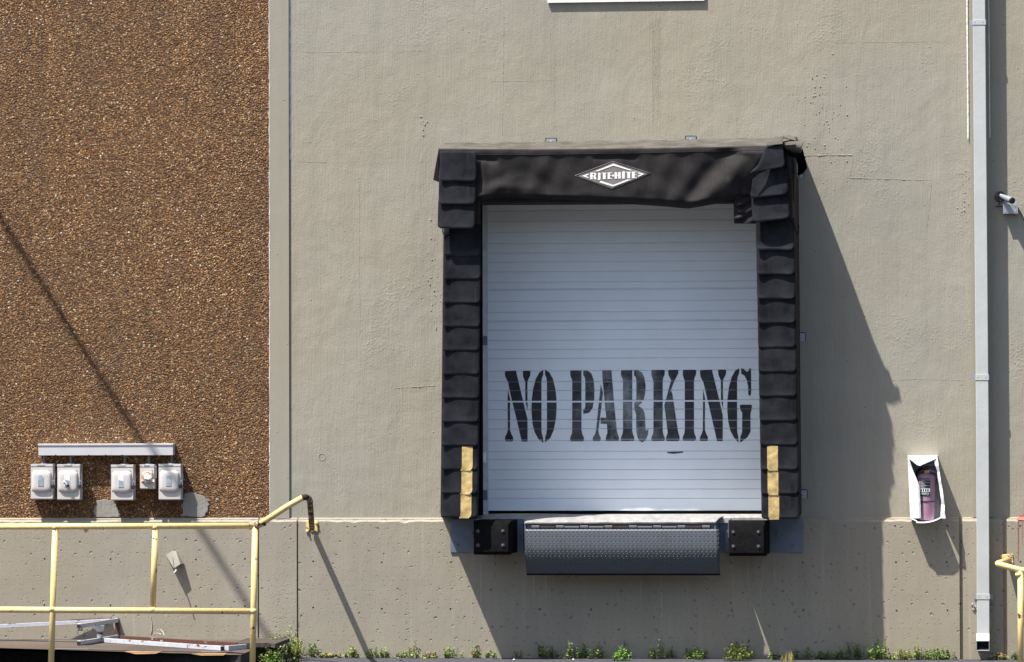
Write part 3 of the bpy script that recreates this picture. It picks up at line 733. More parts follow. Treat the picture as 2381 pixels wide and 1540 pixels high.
torn([(322, 415, -.735), (360, 430, -.735), (400, 500, -.73), (412, 640, -.73), (380, 800, -.73), (345, 640, -.735)], 'vinyl')
lz3 = Z(1700, 500, 3.423)
q = MB(); q.poly([P(*lz3(x, y), d) for x, y, d in ((192, 325, -.79), (186, 782, -.79), (118, 755, -.55), (135, 650, -.55), (152, 545, -.58))])
q.build('end_flap', M['rubber'], seal, solid=.006)
# loose cords hanging below the end pleats
q = MB(); q.tube([P(*lz3(240, 1400), -.75), P(*lz3(240, 1460), -.76), P(*lz3(252, 1500), -.745), P(*lz3(300, 1470), -.74), P(*lz3(430, 1480), -.735)], .004, 6)
q.build('loose_cord', M['rubber'], seal)
tt = Z(2800, 850, 2.567)
q = MB(); q.tube([P(*tt(915, 70), -.78), P(*tt(965, 125), -.78), P(*tt(985, 190), -.77), P(*tt(1000, 232), -.76), P(*tt(1012, 215), -.74), P(*tt(1014, 130), -.72)], .006, 6)
q.build('loose_cord', M['rubber'], seal)
# galvanised clips that hold the seal to the wall
def clip(x0, x1, y0, y1):
    c = MB().pbox(x0, x1, y0, y1, -.006, 0).build('wall_clip', M['galv'], seal, bevel=.001)
    m = P((x0+x1)/2, (y0+y1)/2, -.006)
    s_ = MB().lathe(m, (0, -1, 0), [(0, .009), (.004, .009), (.007, .005)], 10).build('screw', M['galv'], None, origin=ORG[seal], smooth=True)
    s_.parent = c; s_.location = (0, 0, 0)
    e = MB()
    for a0, a1, b0, b1 in ((x0-2, x0, y0-2, y1), (x0, x1, y0-2, y0-.1), (x1, x1+1.6, y0-1, y1)): e.pbox(a0, a1, b0, b1, -.005, 0)
    e = e.build('sealant_edge', M['rubber'], None, origin=ORG[seal], bevel=.002); e.parent = c; e.location = (0, 0, 0)
clip(1270, 1293, 323, 336); clip(1595, 1618, 318, 331)
clip(1855, 1872, 775, 794); clip(1857, 1876, 1140, 1160); clip(1850, 1868.5, 702, 713) if 0 else clip(1850, 1868.5, 405, 414)
# emblem on the curtain
ez = Z(2250, 620, 5.9525)
def emb(pts, off, m, parent, name):
    bm = bmesh.new(); bm.faces.new([bm.verts.new((x, y, 0)) for x, y in pts]); bm.normal_update(); bmesh.ops.triangulate(bm, faces=bm.faces[:])
    for s_ in range(400, 2100, 90): bmesh.ops.bisect_plane(bm, geom=bm.verts[:]+bm.edges[:]+bm.faces[:], plane_co=(s_, 0, 0), plane_no=(1, 0, 0))
    for s_ in range(200, 820, 90): bmesh.ops.bisect_plane(bm, geom=bm.verts[:]+bm.edges[:]+bm.faces[:], plane_co=(0, s_, 0), plane_no=(0, 1, 0))
    bm.verts.index_update(); vs = []
    for v in bm.verts:
        p = ez(v.co.x, v.co.y); vs.append(P(*p, fy(*p)-off))
    q = MB().add(vs, [tuple(v.index for v in f.verts) for f in bm.faces]); bm.free()
    if parent is None: return q.build(name, m, seal)
    o = q.build(name, m, None, origin=ORG[seal]); o.parent = parent; o.location = (0, 0, 0); return o
dia = [(300, 495), (1205, 155), (2095, 440), (1185, 808)]
cxy = (1196, 475)
emb_o = emb(dia, .0035, M['logo_plate'], None, 'emblem')
rim = MB(); edge = []
for i in range(4):
    a_, b_ = dia[i], dia[(i+1) % 4]
    edge += [(lerp(a_[0], b_[0], k/10), lerp(a_[1], b_[1], k/10)) for k in range(10)]
edge.append(dia[0])
def shr(p, f): return (cxy[0]+(p[0]-cxy[0])*f, cxy[1]+(p[1]-cxy[1])*f)
rim = MB().tube([P(*ez(*shr(p, .965)), fy(*ez(*shr(p, .965)))-.0045) for p in edge], .0022, 5)
ro = rim.build('emblem_rim', M['rubber'], None, origin=ORG[seal]); ro.parent = emb_o; ro.location = (0, 0, 0)
rim = MB().tube([P(*ez(*p), fy(*ez(*p))-.0040) for p in edge], .0022, 5)
ro = rim.build('emblem_rim', M['logo_plate'], None, origin=ORG[seal]); ro.parent = emb_o; ro.location = (0, 0, 0)
LG = [[(765,390),(1215,212),(1660,365),(1605,372),(1215,255),(850,390)], [(890,628),(930,622),(1205,715),(1540,588),(1635,588),(1205,755),(885,655)],
      [(470,500),(618,450),(618,475),(545,500),(618,530),(618,555)], [(1945,458),(1805,415),(1805,440),(1880,460),(1805,492),(1805,520)],
      [(660,425),(775,425),(803,445),(803,478),(784,500),(808,582),(756,582),(734,508),(716,508),(716,582),(660,582)],
      [(848,425),(905,425),(905,570),(918,570),(872,607),(828,575),(848,572)], [(930,425),(1055,425),(1055,440),(1027,440),(1027,578),(962,578),(962,440),(930,440)],
      [(1075,420),(1180,420),(1180,435),(1130,435),(1130,487),(1175,487),(1175,500),(1130,500),(1130,558),(1180,558),(1180,572),(1075,572)],
      [(1208+27*math.cos(k*.5236), 493+27*math.sin(k*.5236)) for k in range(12)],
      [(1240,415),(1300,415),(1300,480),(1325,480),(1325,412),(1387,412),(1387,565),(1325,565),(1325,498),(1300,498),(1300,568),(1240,568)],
      [(1457,385),(1492,408),(1483,410),(1483,563),(1420,565),(1420,415),(1412,412)], [(1510,405),(1640,405),(1640,420),(1610,420),(1610,558),(1545,558),(1545,420),(1510,420)],
      [(1655,400),(1765,400),(1765,415),(1717,415),(1717,467),(1755,467),(1755,480),(1717,480),(1717,540),(1762,540),(1762,553),(1655,553)]]
emb([(716,450),(750,450),(752,480),(716,482)], .0075, M['rubber'], emb_o, 'emblem_mark')
for i, pl in enumerate(LG): emb(pl, .0062, M['logo_white'], emb_o, 'emblem_mark' if i in (0, 1, 2, 3, 8) else 'emblem_letter')

# ------------------------------------------------------------------ edge-of-dock leveler, bumpers, wall plates
def xz(px, py, y): p = P(px, py, y); return p.x, p.z
YL = -.44
lev = thing('dock_leveler', P(1445, 1285, YF), 'grey steel edge of dock leveler with a hanging tread plate lip', 'dock leveler')
MB().pbox(1047, 1867, 1207, 1285, YF-.014, YF).build('wall_plate', M['plate'], lev, bevel=.002)
for px, py in ((1062.5, 1265), (1844, 1268), (1098, 1240), (1808, 1242), (1668, 1254), (1668, 1272), (1786, 1254), (1786, 1272), (1202, 1250), (1202, 1272)):
    MB().lathe(P(px, py, YF-.014), (0, -1, 0), [(0, .011), (.014, .011), (.016, .006), (.030, .006)], 8).build('anchor_bolt', M['plate'], lev)
# top: approach sill and sloped ramp
sill = MB(); a0 = P(1122, 1197.5, 0.0); a1 = P(1785, 1195.5, 0.0); zs_ = a0.z
f0, f1 = P(1108, 1207, -.10), P(1772, 1203, -.10)
sill.hexa([(a0.x-.05, .16, zs_+.004), (a1.x+.02, .16, zs_+.004), (a1.x+.02, -.10, f1.z), (a0.x-.05, -.10, f0.z)],
          [(a0.x-.05, .16, zs_-.05), (a1.x+.02, .16, zs_-.05), (a1.x+.02, -.10, f1.z-.05), (a0.x-.05, -.10, f0.z-.05)])
sill.build('sill_plate', M['worn_steel'], lev, bevel=.003)
r0, r1, r2, r3 = P(1219, 1217, YL), P(1664, 1215.5, YL), P(1683, 1202, -.05), P(1236, 1205, -.05)
ramp = MB(); nU = 28
def rampf(u, v):
    a = r3.lerp(r2, u); b = r0.lerp(r1, u); p = a.lerp(b, v); p.z += .018*math.sin(math.pi*v)*(1-.5*abs(u-.5))
    if v > .8: p.z += .004*math.sin(u*34)*(v-.8)*5*.4
    return p
ramp.grid(rampf, nU, 12, lambda u, v: (u*44, v*9)); ramp.build('ramp', M['worn_steel'], lev, smooth=False, solid=.012)
# side cheeks
for px, s_ in ((1219, 1), (1664, -1)):
    x = P(px, 1217, YL).x; zt_ = r0.z; q = MB()
    q.prism([(x, YL+.01, zt_-.012), (x, -.07, zt_+.03), (x, -.07, P(px, 1288, YF).z), (x, -.14, P(px, 1275, -.2).z), (x, YL+.01, zt_-.09)], (.012*s_, 0, 0))
    q.build('side_cheek', M['plate'], lev)
hz0, hz1 = P(1440, 1219, YL).z, P(1440, 1233, YL).z
hx0, hx1 = P(1221, 1225, YL).x, P(1672, 1225, YL).x
MB().box(hx0+.01, hx1-.02, YL+.03, YL+.06, hz1-.30, hz0).build('header_sun_block', M['plate'], lev)  # header extended down to block sun passing behind the lip
tubez = (hz0+hz1)/2-.004
for i in range(8):
    px = 1219+ (1672-1219)*(i+.30)/8
    x = P(px, 1225, YL).x
    MB().tube([(x, YL+.012, tubez), (x+.068, YL+.012, tubez)], .022, 12).build('hinge_lug', M['dark'], lev, smooth=False)
    if i < 7: MB().tube([(x+.075, YL+.016, tubez-.002), (x+.205, YL+.016, tubez-.002)], .017, 12).build('hinge_lug', M['dark'] if i % 3 else M['vinyl_brown'], lev)
l0, l1 = P(1219.5, 1231, YL-.02), P(1671.5, 1230, YL-.02); b0, b1 = P(1224, 1337, YL+.02), P(1674, 1336, YL+.02)
lz_h = l0.z-b0.z
def lip(u, v):
    x = lerp(lerp(l0.x, b0.x, v), lerp(l1.x, b1.x, v), u); z = lerp(l0.z, b0.z, v)
    y = YL-.012-.030*math.sin(min(1, v/.62)*math.pi/2) + (.090*max(0, v-.42)**1.4/.58**1.4)
    return Vector((x, y, z))
q = MB(); q.grid(lip, 60, 20, lambda u, v: (u*46, v*10)); q.build('lip_plate', M['tread'], lev, solid=.014, smooth=True)
bx0, bx1 = b0.x, b1.x
MB().box(bx0, bx1, YL+.034, YL+.050, b0.z-.004, b0.z+.030).build('lip_edge', M['rubber'], lev, bevel=.004)
# bumpers
def bumper(x0, x1, y0, y1, label, lugside):
    YB = -.60
    c = P((x0+x1)/2, y1, YB); t = thing('dock_bumper', c, label, 'bumper', 'rubber dock bumpers')
    fx0, fz1 = xz(x0, y0, YB); fx1, fz0 = xz(x1, y1, YB); q = MB(); bv = .028
    a = [(fx0+.008, YB-.03, fz0+bv), (fx1-bv, YB-.03, fz0+bv), (fx1-bv, YB-.03, fz1-bv*1.5), (fx0+.008, YB-.03, fz1-bv*1.5)]
    b = [(fx0, YB, fz0), (fx1, YB, fz0), (fx1, YB, fz1), (fx0, YB, fz1)]
    q.hexa(a, b); q.f.pop(1) if 0 else None
    q.build('bumper_face', M['rubber'], t, bevel=.006)
    MB().box(fx0+.004, fx1-.004, YB+.001, YF-.02, fz0+.012, fz1-.004).build('bumper_block', M['rubber'], t, bevel=.008)
    for u in (.14, .85):
        for v in (.24, .76):
            px = lerp(fx0, fx1-bv, u); pz = lerp(fz0+bv, fz1-bv*1.5, v)
            MB().lathe((px, YB-.0305, pz), (0, -1, 0), [(0, .020), (.003, .018), (.0035, .011)], 14).build('bolt_recess', M['black'], t)
            MB().lathe((px, YB-.034, pz), (0, -1, 0), [(0, .0085), (.005, .0085), (.007, .005)], 8).build('bolt', M['conduit'], t)
    return t, fx0, fx1, fz0, fz1
t, fx0, fx1, fz0, fz1 = bumper(1101, 1190, 1209, 1291, 'black rubber dock bumper to the left of the tread plate lip', 1)
MB().box(fx1-.03, fx1+.05, -.12, -.075, fz0+.01, fz1+.0).build('mounting_angle', M['plate'], t)
t, fx0, fx1, fz0, fz1 = bumper(1694, 1784, 1211, 1294, 'black rubber dock bumper to the right of the tread plate lip', -1)
MB().prism([(fx0-.006, -.40, fz0+.16), (fx0-.006, -.40, fz1), (fx0-.006, -.08, fz1+.01), (fx0-.006, -.08, fz0+.02)], (-.010, 0, 0)).build('mounting_angle', M['plate'], t)
MB().box(fx0-.06, fx0-.017, -.12, -.075, fz0+.03, fz0+.22).build('mounting_angle', M['plate'], t)
M['hoodgrey'] = simple('grey_hood_paint', (.20, .19, .165), .7, var=.12)
# ------------------------------------------------------------------ downspout
ds = thing('downspout', P(2285, 1514, -.2), 'pale grey square metal downspout running down the wall to an open outlet', 'downspout')
YD0, YD1 = -.175, -.06
def dx_(py): return interp([(-60, 2260.5), (0, 2261.3), (500, 2265.5), (980, 2269.5), (1480, 2271.5)], py)
WPX = 29.6
q = MB(); rows = []
for py in (-140, 0, 250, 500, 740, 980, 1230, 1477):
    a = P(dx_(py), py, YD0); b = P(dx_(py)+WPX, py, YD0); z = a.z
    q.v += [Vector((a.x, YD0, z)), Vector((b.x, YD0, z)), Vector((b.x, YD1, z)), Vector((a.x, YD1, z))]
nr = len(q.v)//4
for i in range(nr-1):
    for k in range(4): q.f.append((i*4+k, i*4+(k+1) % 4, (i+1)*4+(k+1) % 4, (i+1)*4+k))
q.build('pipe', M['spout'], ds, bevel=.006)
def strap(y0, y1, lw, rw):
    x0 = dx_((y0+y1)/2)
    q = MB(); q.pbox(x0-.6, x0+WPX+.8, y0, y1, YD0-.004, YD0-.0005)
    s_ = q.build('strap', M['spout'], ds, bevel=.0015)
    yc = (y0+y1)/2
    for ea, eb, sa, sb in ((x0-lw, x0-.4, x0-.8, x0-.2), (x0+WPX+.4, x0+WPX+rw, x0+WPX+.3, x0+WPX+1)):
        e = MB(); e.pbox(ea, eb, yc-(y1-y0)*.45, yc+(y1-y0)*.5, -.066, -.060); e.pbox(sa, sb, y0, y1, YD0-.003, -.016)
        e = e.build('strap_ear', M['galv'], None, origin=ORG[ds]); e.parent = s_; e.location = (0, 0, 0)
    for u in (.2, .8):
        r = MB().lathe(P(x0+WPX*u, yc, YD0-.004), (0, -1, 0), [(0, .005), (.002, .004)], 8).build('rivet', M['galv'], None, origin=ORG[ds])
        r.parent = s_; r.location = (0, 0, 0)
strap(46, 58, 5.5, 3.5); strap(870.5, 884.5, 6, 4); strap(1381.5, 1394, 6, 7.5)
for px, py in ((2267, 1410), (2305, 1410)):
    p = P(px, py, YF); q = MB()
    for k in range(7): q.lathe(p+Vector((rnd.uniform(-.02, .02), 0, rnd.uniform(-.03, .03))), (0, -1, 0), [(0, .016), (.008, .014), (.014, .006)], 7)
    q.build('mortar_dab', M['mortar'], ds)
# outlet elbow, hollow
a = P(2271, 1475, YD0); b = P(2301.5, 1475, YD0); zm1 = P(2285, 1490.5, -.30).z; zm0 = P(2285, 1513.5, -.285).z
mx0, mx1 = P(2270, 1500, -.30).x, P(2300.5, 1500, -.30).x; w = .005
q = MB()
def xs_(f): return lerp(a.x, mx0, f), lerp(b.x, mx1, f)
zt0 = a.z+.004
pf = [(YD0, zt0), (-.30, zm1), (-.285, zm0), (YD1-.01, zm0+.018), (YD1, zt0-.02), (YD1, zt0)]
def side(x, dx):
    q.prism([(x, y, z) for y, z in pf], (dx, 0, 0))
side(mx0-.001, w); side(mx1-w+.001, w)
q.prism([(mx0, YD0, zt0), (mx0, -.30, zm1), (mx0, -.297, zm1-w*1.2), (mx0, YD0, zt0-w*1.2)], (mx1-mx0, 0, 0))
q.prism([(mx0, -.285, zm0), (mx0, YD1-.01, zm0+.018), (mx0, YD1-.01, zm0+.018+w), (mx0, -.285, zm0+w)], (mx1-mx0, 0, 0))
q.box(mx0, mx1, YD1-.012, YD1-.006, zm0+.018, zt0)
el = q.build('outlet_elbow', M['spout'], ds)
i_ = MB(); i_.box(mx0+w+.001, mx1-w-.001, -.12, -.115, zm0+.02, zt0-.02)  # dark sheets inside the mouth stand in for its shade
for x in (mx0+w+.0008, mx1-w-.0012):
    i_.prism([(x, -.283, zm0+w+.002), (x, -.297, zm1-.010), (x, -.12, zt0-.03), (x, -.12, zm0+.02)], (.0004, 0, 0))
i_ = i_.build('outlet_shade_lining', M['spout_shade'], None, origin=ORG[ds]); i_.parent = el; i_.location = (0, 0, 0)
# ------------------------------------------------------------------ security camera and its junction box
cz = Z(3900, 700, 3.852)
base = P(*cz(388, 338), 0)
t = thing('security_camera', base, 'silver bullet security camera on a round dark wall mount', 'security camera')
MB().lathe(base, (0, -1, 0), [(0, .048), (.010, .048), (.018, .043), (.020, .02)], 32).build('mount_plate', M['dark'], t, smooth=False)
for k in range(3):
    an = k*2.09+.6
    MB().lathe(base+Vector((.034*math.cos(an), -.019, .034*math.sin(an))), (0, -1, 0), [(0, .0045), (.002, .003)], 8).build('screw', M['galv'], t)
MB().tube([base+Vector((0, -.015, .004)), base+Vector((.004, -.060, .010)), P(*cz(405, 322), -.085)], [.013, .012, .014], 14).build('arm', M['galv'], t, smooth=True)
c0, c1 = P(*cz(404, 322), -.075), P(*cz(575, 400), -.215); ax = (c1-c0).normalized(); L = (c1-c0).length
MB().lathe(c0, ax, [(-.004, .010), (0, .016), (.012, .0185), (L*.55, .0255), (L*.56, .0275), (L*.97, .0275), (L, .026), (L, .02), (L-.006, .019)], 28).build('camera_body', M['galv'], t, smooth=False)
MB().lathe(c0, ax, [(L-.012, .0285), (L+.004, .0285), (L+.006, .025), (L+.001, .022)], 28).build('front_ring', M['black'], t)
MB().lathe(c0, ax, [(L-.004, .021), (L-.001, .018), (L+.002, .010), (L+.003, .002)], 20).build('lens', M['dark'], t, smooth=True)
t = thing('junction_box', P(*cz(545, 592), -.07), 'small grey metal junction box under the security camera', 'junction box')
MB().pbox(2333, 2366.3, 475.5, 496.5, -.075, -.001).build('box_body', M['galv'], t, bevel=.003)
MB().pbox(2332.2, 2367, 474.8, 497.2, -.080, -.0752).build('cover_plate', M['galv'], t, bevel=.0015)
for x, y in ((474, 568), (622, 480), (625, 565)):
    MB().lathe(P(*cz(x, y), -.080), (0, -1, 0), [(0, .006), (.004, .004)], 8).build('screw', M['galv'], t)
MB().tube([P(*cz(664, 500), -.035), P(*cz(682, 505), -.035)], .012, 10).build('conduit_stub', M['galv'], t)
q = MB(); q.tube([P(*cz(665, 520), -.03), P(*cz(700, 570), -.02), P(*cz(740, 650), -.012), P(*cz(775, 760), -.012), P(*cz(800, 860), -.012)], .004, 6)
q.build('cable', M['black'], t)
q = MB(); q.tube([P(*cz(390, 400), -.012), P(*cz(360, 480), -.012), P(*cz(310, 486), -.008), P(*cz(370, 494), -.012), P(*cz(435, 480), -.03)], .004, 6)
q.build('cable', M['black'], t)
# ------------------------------------------------------------------ extinguisher cabinet and extinguisher
xz_ = Z(3550, 1780, 2.96)
YC = -.205
t = thing('extinguisher_cabinet', P(*xz_(460, 915), -.01), 'torn open white metal fire extinguisher cabinet on the wall', 'cabinet')
def sheet(pts, name, m='white_sheet', par=None, th=.003):
    q = MB(); q.poly([P(*xz_(x, y), d) for x, y, d in pts]); return q.build(name, M[m], par or t, solid=th)
sheet([(243, 130, -.004), (592, 124, -.004), (640, 520, -.004), (622, 868, -.060), (275, 868, -.060)], 'back_panel', 'sheet_in')
sheet([(240, 128, -.004), (240, 128, YC), (256, 500, YC), (270, 872, YC), (270, 872, -.058), (256, 500, -.004)], 'left_side')
sheet([(240, 128, -.004), (592, 122, -.004), (592, 122, YC), (240, 128, YC)], 'top_side')
sheet([(592, 122, -.004), (592, 122, YC), (612, 340, YC+.01), (640, 520, YC+.005), (668, 700, YC+.02), (686, 872, YC), (640, 872, -.058), (622, 520, -.004)], 'right_side')
# front sheet, torn and bent: left leaf, folded top tongue, right flange
L_ = [((240, 130), (256, 168)), ((246, 260), (300, 300)), ((252, 400), (345, 405)), ((256, 500), (377, 500)), ((262, 640), (386, 640)), ((265, 720), (392, 720)), ((270, 872), (396, 868))]
q = MB()
for (l, r), (l2, r2) in zip(L_, L_[1:]):
    f_ = .045*math.exp(-((r[1]-500)/170)**2); f2 = .045*math.exp(-((r2[1]-500)/170)**2)
    q.poly([P(*xz_(*l), YC), P(*xz_(*r), YC+.004-f_*.3), P(*xz_(*r2), YC+.004-f2*.3), P(*xz_(*l2), YC)])
q.build('torn_front', M['white_sheet'], t, solid=.003)
q = MB()
for (l, r), (l2, r2) in zip(L_[:-1], L_[1:]):
    a_, b_ = r, r2; w0 = 40
    if a_[1] < 165: continue
    q.poly([P(*xz_(a_[0]-22, a_[1]), YC-.012), P(*xz_(a_[0], a_[1]), YC-.004), P(*xz_(b_[0], b_[1]), YC-.004), P(*xz_(b_[0]-22, b_[1]), YC-.012)])
q.build('rolled_edge', M['white_sheet'], t, solid=.003)
sheet([(240, 128, YC-.001), (592, 122, YC-.001), (585, 158, YC-.012), (385, 247, YC-.050), (350, 235, YC-.048), (256, 158, YC-.010)], 'folded_tongue')
sheet([(256, 158, YC-.011), (372, 232, YC-.050), (362, 250, YC-.030), (262, 176, YC+.0)], 'folded_edge')
sheet([(585, 150, YC-.012), (388, 238, YC-.050), (382, 250, YC-.035), (548, 182, YC-.005)], 'folded_edge')
R_ = [((548, 178), (592, 150)), ((566, 245), (606, 240)), ((592, 320), (616, 320)), ((598, 400), (632, 420)), ((615, 510), (650, 515)), ((634, 640), (664, 620)), ((640, 700), (676, 715)), ((632, 760), (676, 780)), ((624, 868), (690, 872))]
q = MB()
for i, ((l, r), (l2, r2)) in enumerate(zip(R_, R_[1:])):
    d0, d1 = YC-.012-.012*(i % 2), YC-.012-.012*((i+1) % 2)
    q.poly([P(*xz_(*l), d0+.012), P(*xz_(*r), d0), P(*xz_(*r2), d1), P(*xz_(*l2), d1+.012)])
q.build('torn_front', M['white_sheet'], t, solid=.003)
q = MB(); low = [(270, 870, YC), (350, 912, YC-.010), (345, 925, YC-.012), (440, 926, YC-.012), (530, 912, YC-.016), (600, 885, YC-.012), (630, 868, YC)]
for a_, b_ in zip(low, low[1:]):
    q.poly([P(*xz_(a_[0], a_[1]), a_[2]), P(*xz_(b_[0], b_[1]), b_[2]), P(*xz_(b_[0], b_[1]-14), b_[2]+.004), P(*xz_(a_[0], a_[1]-14), a_[2]+.004)])
    q.poly([P(*xz_(a_[0], a_[1]), a_[2]), P(*xz_(b_[0], b_[1]), b_[2]), P(*xz_(b_[0], b_[1]-18), -.060), P(*xz_(a_[0], a_[1]-18), -.060)])
q.build('bent_bottom', M['white_sheet'], t, solid=.003)
yc = -.112
cb, ct = P(*xz_(452, 892), yc), P(*xz_(463, 372), yc)
te = thing('fire_extinguisher', cb, 'faded pink fire extinguisher with a black label inside the torn white cabinet', 'fire extinguisher')
ax = (ct-cb).normalized(); H = (ct-cb).length
rb, rt = .0755, .0785
MB().lathe(cb, ax, [(0, rb-.008), (.006, rb), (H*.43, rb+.001), (H, rt), (H+.012, rt-.008), (H+.022, rt-.030), (H+.028, .025), (H+.034, .018)], 40).build('cylinder', M['ext'], te, smooth=False)
def wrap(u, z, off): # angle u (rad, 0 facing camera), height along axis
    return cb+ax*z+Vector((math.sin(u)*(rt+off), -math.cos(u)*(rt+off), 0))
def lab(u0, u1, z0, z1, off, m, name, par=None):
    q = MB(); q.grid(lambda u, v: wrap(lerp(u0, u1, u), lerp(z1, z0, v), off), 10, 4)
    o = q.build(name, M[m], te if par is None else None, origin=ORG[te], smooth=True)
    if par is not None: o.parent = par; o.location = (0, 0, 0)
    return o
hz_ = lambda y: (892-y)/(892-372)*H
lb = lab(-.78, .42, hz_(605), hz_(398), .0015, 'black', 'label')
lab(-.78, .42, hz_(556), hz_(516), .0022, 'label_white', 'label_band', lb)
for y in (445, 482):
    lab(-.72, .38, hz_(y+1.5), hz_(y-1.5), .0022, 'label_white', 'label_line', lb)
for y in (425, 433, 458, 466, 494, 502):
    lab(-.70, -.70+rnd.uniform(.4, .7), hz_(y+1.2), hz_(y-1.2), .0022, 'label_white', 'label_line', lb)
for k in range(4): lab(-.62+.24*k, -.46+.24*k, hz_(550), hz_(522), .0028, 'black', 'label_mark', lb)
def text(body, size, u0, z, m, name, squash=1.0):
    cu = bpy.data.curves.new('t', 'FONT'); cu.body = body; cu.size = size
    ob = bpy.data.objects.new('t', cu); COL.objects.link(ob); dg = bpy.context.evaluated_depsgraph_get()
    me = bpy.data.meshes.new_from_object(ob.evaluated_get(dg)); bpy.data.objects.remove(ob)
    q = MB().add([wrap(u0+v.co.x*squash/rt, z+v.co.y, .0030) for v in me.vertices], [tuple(p.vertices) for p in me.polygons])
    o = q.build(name, M[m], None, origin=ORG[te]); o.parent = lb; o.location = (0, 0, 0)
text('INSTRUCTIONS', .0125, -.72, hz_(420), 'label_white', 'label_text')
text('sentry', .036, -.74, hz_(588), 'label_white', 'label_text', .92)
lab(-1.5, 1.5, hz_(678), hz_(664), .002, 'black', 'strap')
vt = ct+ax*.034
MB().lathe(vt, ax, [(-.004, .020), (.014, .020), (.016, .015), (.040, .015), (.042, .02), (.06, .018), (.062, .01)], 18).build('valve', M['dark'], te)
g0 = P(*xz_(457, 322), yc-.020)
MB().lathe(g0, (0, -1, 0), [(0, .0175), (.012, .0175), (.014, .015)], 22).build('gauge', M['brass'], te)
MB().lathe(g0+Vector((.016, .010, .004)), (0, -1, 0), [(0, .014), (.012, .013)], 12).build('collar', M['label_white'], te)
MB().lathe(P(*xz_(470, 268), yc-.012), (0, -1, 0), [(-.01, .013), (.008, .014), (.014, .008)], 14).build('safety_pin', M['dark'], te)
q = MB(); q.prism([P(*xz_(*p), yc-.018) for p in ((495, 283), (520, 290), (583, 322), (583, 340), (515, 314), (492, 300))], (0, .020, 0)); q.build('carry_handle', M['ext'], te, bevel=.002)
q = MB(); q.prism([P(*xz_(*p), yc-.016) for p in ((440, 245), (475, 228), (570, 220), (570, 240), (480, 246), (445, 258))], (0, .018, 0)); q.build('lever', M['ext'], te, bevel=.002)
q = MB(); q.tube(arc(P(*xz_(440, 280), yc), P(*xz_(365, 270), yc-.02), P(*xz_(342, 345), yc))+[P(*xz_(340, 500), yc+.02), P(*xz_(352, 760), yc+.02)], .011, 10); q.build('hose', M['rubber'], te, smooth=True)
MB().tube([P(*xz_(395, 282), yc-.004), P(*xz_(438, 282), yc-.004)], .012, 10).build('hose_fitting', M['dark'], te)
# ------------------------------------------------------------------ wiring trough and safety switches
tr = thing('wiring_trough', P(*e4(960, 305), 0), 'long grey metal wiring trough above the row of switch boxes', 'electrical trough')
p0 = P(*e4(160, 305), -.10); p1 = P(*e4(1761, 163), -.10)
MB().box(p0.x, p1.x, -.10, 0, p0.z, p1.z-.004).build('trough_body', M['grey_trough'], tr, bevel=.002)
MB().box(p0.x-.004, p1.x+.004, -.107, 0, P(*e4(960, 187), -.107).z, p1.z+.001).build('lid', M['grey_trough'], tr, bevel=.003)
for x in (365, 760, 960, 1157, 1557):
    MB().lathe(P(*e4(x, 300), -.099), (0, -1, 0), [(0, .006), (.006, .006), (.008, .003)], 8).build('lid_screw', M['dark'], tr)
cond = [(228, 404), (545, 408), (1188, 412), (1477, 409), (1747, 404)]
for x, y in cond:
    a_ = P(*e4(x, 303), -.050); b_ = P(*e4(x, y+6), -.050)
    q = MB(); q.tube([a_, b_], .0105, 12)
    for f in (.55, .72, .84): q.lathe(a_.lerp(b_, f), (0, 0, -1), [(0, .014), (.008, .014)], 12)
    q.lathe(b_+Vector((0, 0, .012)), (0, 0, -1), [(0, .040), (.006, .040), (.012, .044)], 16)
    q.build('conduit', M['conduit'], tr)
